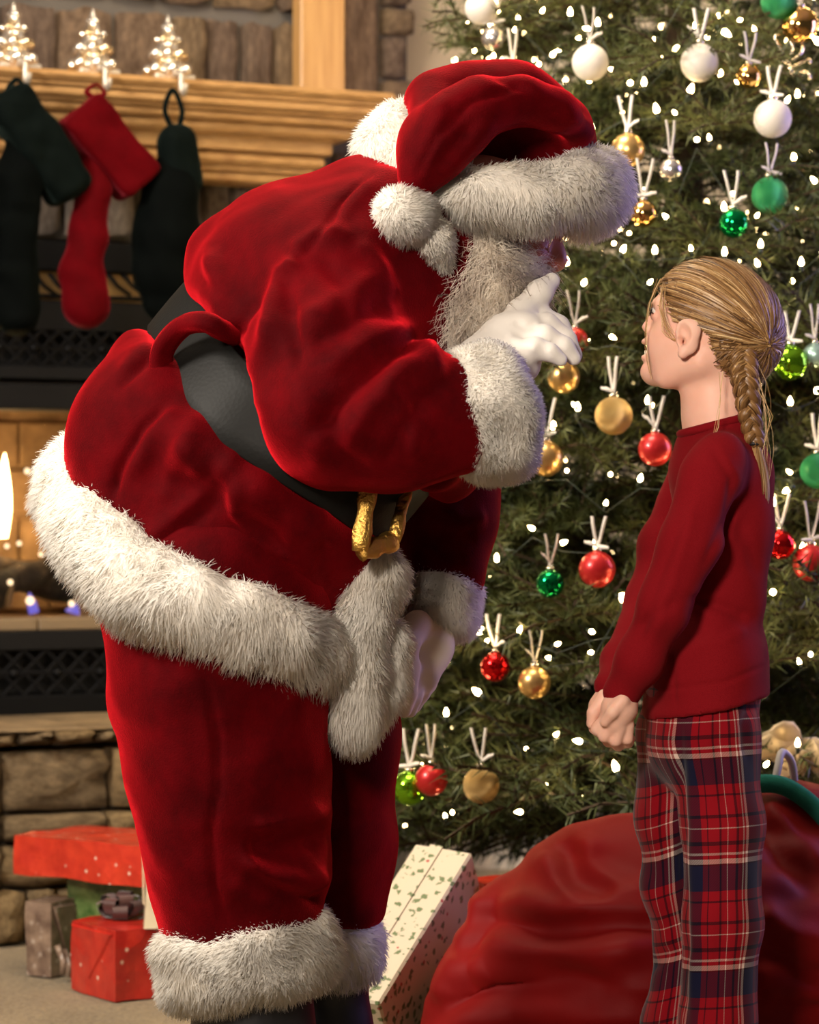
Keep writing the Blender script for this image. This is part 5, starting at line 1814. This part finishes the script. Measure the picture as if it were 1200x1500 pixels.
hell(ff, (956, 545), 17, 19, 15, 10, 0.012)
hell(ff, (974, 510), 24, 27, 30, 12, 0.014)
hell(ff, (948, 500), 9, 17, 5.5, -20, 0.005)                                  # upper lip
hell(ff, (949, 525), 10, 15, 6, 10, 0.005)                                    # lower lip
hell(ff, (941, 511), 16, 13, 6.5, 6, 0.003, 's')                              # open mouth
# neck
ff.chain([c_(1046, 540, 6), c_(1050, 600, 4), c_(1052, 660, 0)], [q_(46), q_(46), q_(52)], 0.025)
# ears
for s in (-1, 1):
    hell(ff, (1024, 494, 72 * s), 17, 9, 26, -12, 0.005)
    hell(ff, (1028, 484, 75 * s), 18, 7, 17, 0, 0.005)
    hell(ff, (1022, 488, 86 * s), 11, 13, 17, -12, 0.002, 's')
    hell(ff, (1018, 499, 84 * s), 7, 20, 8, 0, 0.002, 's')
    hell(ff, (1018, 518, 73 * s), 8, 7, 8, 0, 0.005)
    hell(ff, (1012, 500, 69 * s), 4, 5, 6, 0, 0.003)
# trunk, arms, legs, feet (under the clothes) and the hands
ff.chain([c_(1052, 700, 0), c_(1045, 860, 0), c_(1035, 1010, 0)], [q_(58), q_(52), q_(62)], 0.03, 'u', 1.35)
ff.chain([c_(1055, 672, -95), c_(1055, 672, 95)], [q_(30), q_(30)], 0.03)
ff.chain([c_(1045, 690, -105), c_(985, 860, -128), c_(915, 1010, -95)], [q_(26), q_(20), q_(14)], 0.02)
ff.chain([c_(1030, 690, 105), c_(960, 860, 110), c_(892, 1010, -40)], [q_(26), q_(20), q_(13)], 0.02)
ff.chain([c_(1050, 1050, -45), c_(1052, 1320, -50), c_(1056, 1600, -50)], [q_(48), q_(32), q_(22)], 0.03)
ff.chain([c_(1010, 1050, 45), c_(994, 1250, 52), c_(1002, 1390, 55), c_(990, 1600, 52)], [q_(46), q_(30), q_(22), q_(20)], 0.03)
for x, dy in ((1050, -50), (980, 50)):
    ff.chain([c_(x + 12, 1628, dy), c_(x - 40, 1632, dy), c_(x - 82, 1638, dy)], [q_(20), q_(20), q_(11)], 0.015)
# far hand (right): a fist behind, near hand laid over it
ff.chain([c_(893, 1012, -42), c_(884, 1036, -48), c_(880, 1052, -50)], [q_(15), q_(19), q_(17)], 0.012)
ff.chain([c_(886, 1020, -62), c_(870, 1044, -66), c_(867, 1060, -66)], [q_(11), q_(9.5), q_(8)], 0.004)        # its forefinger and thumb
ff.chain([c_(880, 1046, -40), c_(872, 1066, -46), c_(888, 1078, -52)], [q_(11), q_(9), q_(8)], 0.004)
ff.chain([c_(915, 1008, -96), c_(908, 1036, -98), c_(900, 1056, -96)], [q_(16), q_(24), q_(21)], 0.012)        # near palm
for i, l in enumerate([[(890, 1052, -98, 10.5), (875, 1068, -92, 9.5), (884, 1076, -74, 8.5), (898, 1074, -62, 8)],
                       [(897, 1062, -102, 10.5), (886, 1078, -98, 9.5), (892, 1086, -78, 8.5), (904, 1082, -64, 8)],
                       [(908, 1066, -102, 10.5), (902, 1084, -98, 9.5), (906, 1092, -80, 8.5), (914, 1086, -66, 8)],
                       [(920, 1062, -98, 9.5), (919, 1082, -94, 8.5), (920, 1088, -80, 8), (924, 1082, -68, 7)]]):
    ff.chain([c_(a, b, d) for a, b, d, r in l], [q_(r) for a, b, d, r in l], 0.0025)
ff.chain([c_(912, 1026, -118), c_(897, 1044, -122), c_(886, 1058, -114)], [q_(11), q_(9), q_(7.5)], 0.004)     # thumb
V, Q = ff.mesh(1)
mk('body', V, Q, M['skin_girl'], girl)

# eyes, lashes, brows, teeth
for s in (-1, 1):
    e = hp(970, 459, 27 * s)
    V, F = lathe([(math.sin(a) * q_(11.5), -math.cos(a) * q_(11.5)) for a in np.linspace(0, math.pi, 13)], 16); mk('eyeball', V + e, F, M['eye'], girl)
    d = HF * 0.93 + np.array([0, 0, 0.22]) + HS * 0.22 * s; d /= np.linalg.norm(d)
    u1 = np.cross(d, [0, 0, 1.0]); u1 /= np.linalg.norm(u1); u2 = np.cross(u1, d)
    V, F = lathe([(0.0, 1.06), (0.36, 1.01), (0.60, 0.84), (0.60, 0.78), (0.0, 0.77)], 16)
    V = np.stack([u1, u2, d], 1) @ V.T * q_(11.5); mk('iris', V.T + e, F, M['iris'], girl)
    arc = [hp(961 + 4.5 * abs(t_) ** 2, 455 + 3.5 * t_ * t_, (27 + 11 * t_) * s) for t_ in np.linspace(-1, 1.15, 9)]
    V, F = tube(arc, [0.0007 + 0.0009 * (1 - abs(t_)) for t_ in np.linspace(-1, 1, 9)], 5); 
    pr = [(V, F)]
    for i in range(1, 9):
        b = arc[i]; tip = b + HF * 0.006 + np.array([0, 0, 0.0055]) + HS * s * 0.0012 * i
        pr.append(tube([b, (b + tip) / 2 - np.array([0, 0, 0.0008]), tip], [0.0006, 0.0005, 0.0001], 3))
    V, F = joinm(pr); mk('eyelashes', V, F, M['lash'], girl)
    arc = [hp(961 + 6 * (t_ + 0.6) ** 2, 446 - 4 * t_ + 6 * t_ * t_, (29 + 15 * t_) * s) for t_ in np.linspace(-1, 1.1, 9)]
    V, F = tube(arc, [0.0006, 0.0016, 0.002, 0.002, 0.0019, 0.0017, 0.0014, 0.001, 0.0005], 6); mk('eyebrow', V, F, plain('fair_brow', (0.34, 0.19, 0.10), 0.8), girl)
V, F = joinm([box(hp(950, 516.5, s), (0.0035, 0.0030, 0.0033), 0.001, hframe(0)) for s in (-9, -3, 3, 9)])
mk('teeth', V, F, M['tooth'], girl, False)

# ---- top
ff = Field([c_(850, 0, 0)[0], 4.0 - 0.19, c_(0, 1070, 0)[2]], [c_(1160, 0, 0)[0], 4.0 + 0.19, c_(0, 600, 0)[2]], 0.0040)
ff.chain([c_(1058, 715, 0), c_(1052, 800, 0), c_(1042, 885, 0), c_(1036, 960, 0), c_(1036, 1040, 0)], [q_(68), q_(67), q_(62), q_(82), q_(94)], 0.03, 'u', 1.30)
ff.cone(c_(1085, 880, -40), q_(34), c_(1078, 800, -40), q_(42), 0.03); ff.cone(c_(1085, 760, -30), q_(46), c_(1080, 700, 0), q_(42), 0.03)
ff.chain([c_(1056, 672, -98), c_(1056, 668, 98)], [q_(38), q_(38)], 0.03)
ff.chain([c_(1052, 630, 0), c_(1052, 680, 0)], [q_(54), q_(72)], 0.03)
ff.chain([c_(1038, 700, -112), c_(1008, 800, -134), c_(975, 885, -136), c_(938, 965, -118), c_(913, 1012, -98)], [q_(43), q_(40), q_(36), q_(31), q_(28)], 0.022)
ff.chain([c_(1018, 700, 108), c_(974, 800, 128), c_(950, 880, 100), c_(908, 970, 10), c_(893, 1004, -42)], [q_(42), q_(38), q_(32), q_(25), q_(22)], 0.02)
# neck opening, hem plane, cuffs
ff.cut(c_(1050, 1023, 0), np.array([-0.18, 0, -1.0]), 0.003) if False else None
nrm = np.array([0.225, 0.0, -1.0])
d = None
def hemcut(F):
    sl, X, Y, Z = F._sub(F.lo - 1, F.lo + F.n * F.h + 1)
    p0 = c_(1035, 1040, -60)
    n = np.array([0.20, 0.0, -1.0]); n /= np.linalg.norm(n)
    d = (X - p0[0]) * n[0] + (Z - p0[2]) * n[2]
    arm = (X < c_(946, 0, 0)[0])
    F.F = np.where(arm, F.F, np.maximum(F.F, d)).astype(np.float32)
hemcut(ff)
ff.cut(c_(1050, 623, 0), np.array([-0.26, 0, 1.0]), 0.004)
V, Q = ff.mesh(2)
V = folds(V, Q, [([(1040, 650), (1072, 700), (1065, 760), (1030, 830)], 5, -5), ([(1048, 655), (1080, 705), (1074, 760), (1040, 830)], 8, 4), ([(1022, 720), (1000, 800), (975, 880), (950, 950)], 8, 5),
                 ([(1000, 760), (965, 850), (930, 950)], 6, -4), ([(990, 880), (960, 900), (930, 925)], 7, -5), ([(1100, 905), (1060, 890), (1010, 875)], 7, -6), ([(1095, 920), (1060, 935), (1020, 950)], 8, 5),
                 ([(1010, 880), (1040, 940), (1100, 900)], 9, -4), ([(1120, 975), (1060, 1000), (950, 1012)], 2.5, -3), ([(1100, 700), (1075, 770), (1060, 820)], 9, 4), ([(985, 955), (988, 1000), (990, 1035)], 3, -3), ([(1075, 760), (1100, 800), (1110, 850)], 9, -4)])
N = vnormals(V, Q)
V = V + N * (snoise(V * [1, 1, 1.4], 8, 71) * 0.0014)[:, None]
mk('long_sleeved_top', V, Q, M['shirt'], girl)
nk = [c_(1051 + 54 * math.cos(a), 622 - 14 * math.cos(a), 55 * math.sin(a)) for a in np.linspace(0, 2 * math.pi, 37)[:-1]]
V, F = tube(nk, q_(6.5), 8, False, 1.0, None, True); mk('neck_binding', V, F, M['shirt'], girl)

# ---- plaid trousers
ff = Field([c_(900, 0, 0)[0], 4.0 - 0.17, 0.02], [c_(1150, 0, 0)[0], 4.0 + 0.17, c_(0, 985, 0)[2]], 0.0040)
ff.chain([c_(1030, 1000, 0), c_(1026, 1080, 0)], [q_(84), q_(84)], 0.03, 'u', 1.25)
NL = [(1046, 1080, -48, 68), (1058, 1200, -52, 58), (1058, 1350, -54, 56), (1052, 1500, -55, 53), (1052, 1615, -55, 52)]
FL = [(990, 1080, 48, 60), (984, 1200, 52, 50), (988, 1300, 54, 46), (1002, 1390, 56, 40), (992, 1500, 56, 50), (990, 1615, 56, 52)]
for L in (NL, FL): ff.chain([c_(a, b, d) for a, b, d, r in L], [q_(r) for a, b, d, r in L], 0.022)
ff.cut((0, 0, 0.035), (0, 0, -1), 0.004)
V, Q = ff.mesh(2)
V = folds(V, Q, [([(995, 1060), (1000, 1180), (1003, 1320), (1006, 1500)], 5, -7), ([(1012, 1060), (1016, 1200), (1018, 1350), (1016, 1500)], 7, 5), ([(1055, 1050), (1052, 1120), (1065, 1180)], 7, -5), ([(1085, 1080), (1080, 1200), (1084, 1300)], 9, 4),
                 ([(1060, 1230), (1064, 1330), (1050, 1430)], 8, -4), ([(950, 1100), (960, 1200), (970, 1290)], 8, 4), ([(940, 1280), (965, 1340), (985, 1390)], 9, 6), ([(950, 1420), (975, 1400), (1000, 1395)], 9, -7), ([(1100, 1030), (1090, 1060), (1095, 1110)], 6, -5)])
N = vnormals(V, Q)
V = V + N * (snoise(V * [1, 1, 1.2], 7, 72) * 0.0018)[:, None]
o = mk('plaid_trousers', V, Q, M['plaid'], girl)
px, py = proj(V)
def axisx(L, z):
    zz = [c_(a, b, d)[2] for a, b, d, r in L][::-1]; xx = [c_(a, b, d)[0] for a, b, d, r in L][::-1]
    return np.interp(z, zz, xx)
zz = V[:, 2]
xa, xb = axisx(NL, zz), axisx(FL, zz)
near = np.hypot(V[:, 0] - xa, V[:, 1] - 3.947) / 0.058 < np.hypot(V[:, 0] - xb, V[:, 1] - 4.054) / 0.052
angA = np.arctan2(V[:, 0] - xa, -(V[:, 1] - 3.947)) * 0.060
angB = np.arctan2(V[:, 0] - xb, -(V[:, 1] - 4.054)) * 0.054
blend = near
u = np.where(blend, angA + 0.030, angB + 0.250)
v = np.where(blend, 1.0 - zz + 0.02 * np.sin(u * 20) * 0.2, 1.0 - zz + 0.35 * (V[:, 0] - xb))
a = o.data.attributes.new('cloth_uv', 'FLOAT_VECTOR', 'POINT')
a.data.foreach_set('vector', np.stack([u + 1.0, v + 1.0, 0 * u], 1).astype(np.float32).ravel())

# ---- hair: a close cap, combed strands running back to the braid, the braid and its tail
hairc = hp(1049, 476)
HR = np.array([q_(102), q_(76), q_(89)])
HM = hframe(40)


def on_cap(d, off=0.0):
    """point on the hair ellipsoid in head-frame direction d"""
    d = d / np.linalg.norm(d, axis=-1, keepdims=True)
    t_ = 1 / np.sqrt(((d / HR) ** 2).sum(-1, keepdims=True))
    return hairc + (d * (t_ + off)) @ HM.T


def to_dir(pt): return (np.asarray(pt) - hairc) @ HM


root_pt = hp(1106, 494, 26)                      # where the braid starts
rd = to_dir(root_pt); rd /= np.linalg.norm(rd)
# hairline: front boundary in profile (px, py)
HLINE = [(985, 392), (972, 412), (975, 432), (990, 452), (998, 474), (1012, 478), (1030, 468), (1046, 480), (1050, 505), (1058, 530), (1072, 556), (1100, 575), (1150, 560)]


def hair_side(P_):
    """True where the scalp carries hair (tested in the head's own profile plane)"""
    rel = P_ - hp(AXX, 470, 0)
    f = rel @ HF * FPX / 4.0; up_ = rel[:, 2] * FPX / 4.0
    x = AXX - f * math.cos(YAW); y = 470 - up_
    hx = np.interp(y, [380, 392, 405, 420, 440, 455, 470, 474, 480, 500, 520, 545, 565], [960, 968, 970, 972, 981, 990, 998, 1020, 1040, 1048, 1054, 1066, 1085])
    return (x > hx) & (y < 575)


ff = Field(hairc - 0.125, hairc + 0.125, 0.0030)
ff.ell(hairc, HR - 0.002, HM, 0.0)
ff.chain([hp(1070, 520, 30), hp(1085, 550, 10)], [q_(36), q_(26)], 0.02); ff.chain([hp(1070, 520, -30), hp(1085, 550, -10)], [q_(36), q_(26)], 0.02)
V, Q = ff.mesh(2)
ok = hair_side(V)
Q = Q[ok[Q].all(1)]
o = mk('hair_cap', V, Q, M['hair'], girl)
vd = to_dir(V); vd /= np.linalg.norm(vd, axis=1)[:, None]
a = o.data.attributes.new('strand', 'FLOAT', 'POINT'); a.data.foreach_set('value', (0.30 + 0.12 * snoise(V, 25, 5)).astype(np.float32))

rh = np.random.default_rng(77)


def ribbons(name, paths, nrm_fn, w, shade, parent=girl):
    """flat hair strands; paths (n, m, 3)"""
    n, m, _ = paths.shape
    T = np.gradient(paths, axis=1); T /= np.linalg.norm(T, axis=2, keepdims=True) + 1e-9
    Nn = nrm_fn(paths)
    B = np.cross(T, Nn); B /= np.linalg.norm(B, axis=2, keepdims=True) + 1e-9
    ww = (w * (1 - 0.6 * np.linspace(0, 1, m) ** 3))[None, :, None] * (0.6 + 0.8 * rh.random((n, 1, 1)))
    VV = np.stack([paths + B * ww, paths - B * ww], 2).reshape(-1, 3)
    base = np.arange(n)[:, None] * (2 * m)
    FF = np.concatenate([base + np.array([2 * i, 2 * i + 1, 2 * i + 3, 2 * i + 2]) for i in range(m - 1)])
    fn = np.cross(VV[FF[:, 1]] - VV[FF[:, 0]], VV[FF[:, 3]] - VV[FF[:, 0]])
    NV = np.repeat(Nn.reshape(-1, 3), 2, 0)
    flip = (fn * NV[FF[:, 0]]).sum(1) < 0
    FF[flip] = FF[flip][:, ::-1]
    NV = NV + np.repeat(rh.normal(size=(n, 1, 3)) * 0.22, 2 * m, 1).reshape(-1, 3)
    NV /= np.linalg.norm(NV, axis=1)[:, None]
    o = mk(name, VV, FF, M['hair'], parent, True, NV)
    a = o.data.attributes.new('strand', 'FLOAT', 'POINT')
    a.data.foreach_set('value', np.repeat(shade, 2 * m).astype(np.float32))
    return o


# roots all over the scalp, each combed along the cap towards the braid
n = 8600
dirs = rh.normal(size=(n * 3, 3)); dirs /= np.linalg.norm(dirs, axis=1)[:, None]
pt = on_cap(dirs)
dirs = dirs[hair_side(pt + rh.normal(size=pt.shape) * 0.0035)][:n]
n = len(dirs)
tt = np.linspace(0, 1, 10)
om = np.arccos(np.clip(dirs @ rd, -0.999, 0.999))
ft = np.clip(0.9 / om, 0.35, 1.0)[:, None] * 1.0
L_ = np.clip(rh.random(n) * 0.5 + 0.5, 0, 1)[:, None]
tq = tt[None, :] * L_
S0 = np.sin((1 - tq) * om[:, None]) / np.sin(om)[:, None]; S1 = np.sin(tq * om[:, None]) / np.sin(om)[:, None]
dd = S0[:, :, None] * dirs[:, None, :] + S1[:, :, None] * rd
wob = np.stack([snoise(dirs * 1.0, 1.6, 80 + i) for i in range(3)], 1)
dd = dd + wob[:, None, :] * 0.05 * np.sin(tt * math.pi)[None, :, None]
off = 0.0005 + 0.0035 * rh.random((n, 1, 1)) + 0.004 * np.sin(tt * math.pi)[None, :, None] * rh.random((n, 1, 1)) ** 3
paths = on_cap(dd, off)
cl_ = snoise(dirs, 5.0, 90)
shade = np.clip(0.50 + 0.16 * cl_ + 0.24 * rh.normal(size=n), 0, 1)
def capn(Pz):
    d_ = ((Pz - hairc) @ HM) / HR ** 2
    nn_ = d_ @ HM.T
    return nn_ / np.linalg.norm(nn_, axis=2, keepdims=True)
ribbons('hair', paths, capn, 0.00075, shade)

# hair of the nape, combed up to the braid
sel = np.where((proj(V)[1] > 492) & (vnormals(V, Q)[:, 1] < 0.6) & ok & (np.abs(vnormals(V, Q)).sum(1) > 0.5))[0]
if len(sel):
    k_ = sel[rh.integers(0, len(sel), 2200)]
    rt_ = V[k_] + rh.normal(size=(len(k_), 3)) * 0.003; nv_ = vnormals(V, Q)[k_]
    tq2 = np.linspace(0, 1, 9)[None, :, None]
    pth = rt_[:, None] * (1 - tq2) + (root_pt + rh.normal(size=(len(k_), 1, 3)) * 0.006) * tq2 + nv_[:, None] * (0.001 + 0.010 * np.sin(tq2 * math.pi))
    ribbons('nape_hair', pth, lambda Pz: np.repeat(nv_[:, None], 9, 1), 0.00075, np.clip(0.34 + 0.18 * rh.normal(size=len(k_)), 0, 1))

# braid
bc = catmull([hp(1098, 484, 38), hp(1101, 520, 50), hp(1104, 560, 52), hp(1110, 610, 46), hp(1116, 650, 40)], 16)
bl_ = np.linspace(0, 1, len(bc))
pr, allp, alln = [], [], []
for s3 in range(3):
    ph = bl_ * 2 * math.pi * 3.6 + s3 * 2 * math.pi / 3
    wd = 0.0135 * (1 - 0.45 * bl_)
    cpt = bc + np.array([1.0, 0.25, 0])[None] * (np.sin(ph) * wd)[:, None] + HS[None] * (np.sin(2 * ph) * 0.0065)[:, None]
    rad_ = 0.0125 * (1 - 0.42 * bl_) * (1 - 0.25 * (bl_ < 0.04))
    V, F = tube(cpt, rad_, 12); pr.append((V, F))
    for k in range(70):
        th0 = rh.random() * 6.28; i0 = int(rh.random() * (len(cpt) - 22)); seg = np.arange(i0, i0 + 20)
        T = np.gradient(cpt, axis=0); T /= np.linalg.norm(T, axis=1)[:, None]
        a1 = np.cross(T, [0.1, 1, 0.2]); a1 /= np.linalg.norm(a1, axis=1)[:, None]; b1 = np.cross(T, a1)
        th = th0 + np.linspace(0, 0.9, 20) * rh.normal()
        nn_ = a1[seg] * np.cos(th)[:, None] + b1[seg] * np.sin(th)[:, None]
        allp.append(cpt[seg] + nn_ * (rad_[seg] * (1.0 + 0.08 * rh.random()) + 0.0006)[:, None]); alln.append(nn_)
V, F = joinm(pr)
o = mk('braid', V, F, M['hair'], girl)
a = o.data.attributes.new('strand', 'FLOAT', 'POINT'); a.data.foreach_set('value', (0.30 + 0.1 * snoise(V, 30, 6)).astype(np.float32))
allp, alln = np.array(allp), np.array(alln)
ribbons('braid_strands', allp, lambda Pz: alln, 0.0010, np.clip(0.5 + 0.25 * rh.normal(size=len(allp)), 0, 1))
tb = bc[-1]
V, F = tube([tb + np.array([math.cos(q) * 0.0085, math.sin(q) * 0.0085, 0]) for q in np.linspace(0, 2 * math.pi, 17)[:-1]], 0.0032, 6, False, 1.0, [0, 0, 1], True)
mk('hair_tie', V, F, M['hair_tie'], girl)
n = 420
a0 = rh.random(n) * 6.28; r0 = np.sqrt(rh.random(n))
tq = np.linspace(0, 1, 9)
end = 0.075 + 0.025 * rh.random(n)
tail = tb[None, None] + np.stack([(np.cos(a0) * r0)[:, None] * (0.006 + 0.013 * np.sin(tq * 2.2)[None]) + 0.004 * tq[None] ** 2, (np.sin(a0) * r0)[:, None] * (0.006 + 0.010 * np.sin(tq * 2.2)[None]), -end[:, None] * tq[None]], 2)
tn = np.stack([np.cos(a0), np.sin(a0) - 0.6, 0 * a0], 1); tn /= np.linalg.norm(tn, axis=1)[:, None]
ribbons('ponytail', tail, lambda Pz: np.repeat(tn[:, None], 9, 1), 0.0011, np.clip(0.48 + 0.22 * rh.normal(size=n), 0, 1))
# loose wisps: temple, cheek, neck and flyaways
W_ = []
def wisp(lst, m=9): W_.append(catmull([hp(*x) for x in lst], 4)[:: max(1, (4 * (len(lst) - 1)) // 8)][:9])
for i in range(5):
    j = rh.normal(size=6) * 2.5
    wisp([(980 + j[0], 408, 48), (966 + j[1], 445, 55), (958 + j[2] * .6, 490, 52), (960 + j[3] * .6, 525, 46), (964 + j[4] * .5, 556, 40)])
for i in range(14):
    j = rh.normal(size=6) * 4
    wisp([(985 + j[0], 420 + j[1], 55), (984 + j[2], 450, 62), (992 + j[3], 480 + j[4], 64), (1005 + j[5], 497, 62), (1015, 500 + j[1], 64)])
for i in range(3):
    j = rh.normal(size=6) * 2
    wisp([(1072 + j[0], 545, 66), (1074 + j[1], 585, 78), (1073 + j[2], 625, 96), (1070 + j[3], 652, 120), (1064 + j[4], 672, 138)])
for i in range(10):
    j = rh.normal(size=6) * 5
    wisp([(1112 + j[0], 520, 45), (1126 + j[1], 560, 50), (1134 + j[2], 610, 44), (1130 + j[3], 660, 40), (1134 + j[4], 720, 38)])
W_ = np.array([w for w in W_ if len(w) == 9])
vn = np.array([0, -1.0, 0.15])
ribbons('loose_hair', W_, lambda Pz: np.tile(vn, (Pz.shape[0], 9, 1)), 0.00035, np.clip(0.75 + 0.15 * rh.normal(size=len(W_)), 0, 1))


# ================================================================== pieces of a part hang under that part
def nest(root, child, parent):
    base = lambda o: o.name.split('.')[0]
    ch = [o for o in root.children if base(o) == child]
    pa = [o for o in root.children if base(o) == parent]
    for i, o in enumerate(ch):
        o.parent = pa[min(i, len(pa) - 1)]


for c_name, p_name in (('hem_fur', 'jacket_skirt'), ('front_fur', 'jacket_skirt'), ('sleeve_fur', 'jacket'), ('collar_fur', 'jacket'), ('trouser_fur', 'trousers'), ('boot_sole', 'boot'),
                       ('hat_fur', 'hat'), ('pompom', 'hat'), ('buckle', 'belt'), ('eyelet', 'belt'), ('belt_loop', 'belt'), ('moustache', 'beard')):
    nest(santa, c_name, p_name)
for c_name, p_name in (('iris', 'eyeball'), ('eyelashes', 'eyeball'), ('braid_strands', 'braid'), ('hair_tie', 'braid'), ('ponytail', 'braid'), ('neck_binding', 'long_sleeved_top'),
                       ('hair', 'hair_cap'), ('nape_hair', 'hair_cap'), ('loose_hair', 'hair_cap')):
    nest(girl, c_name, p_name)
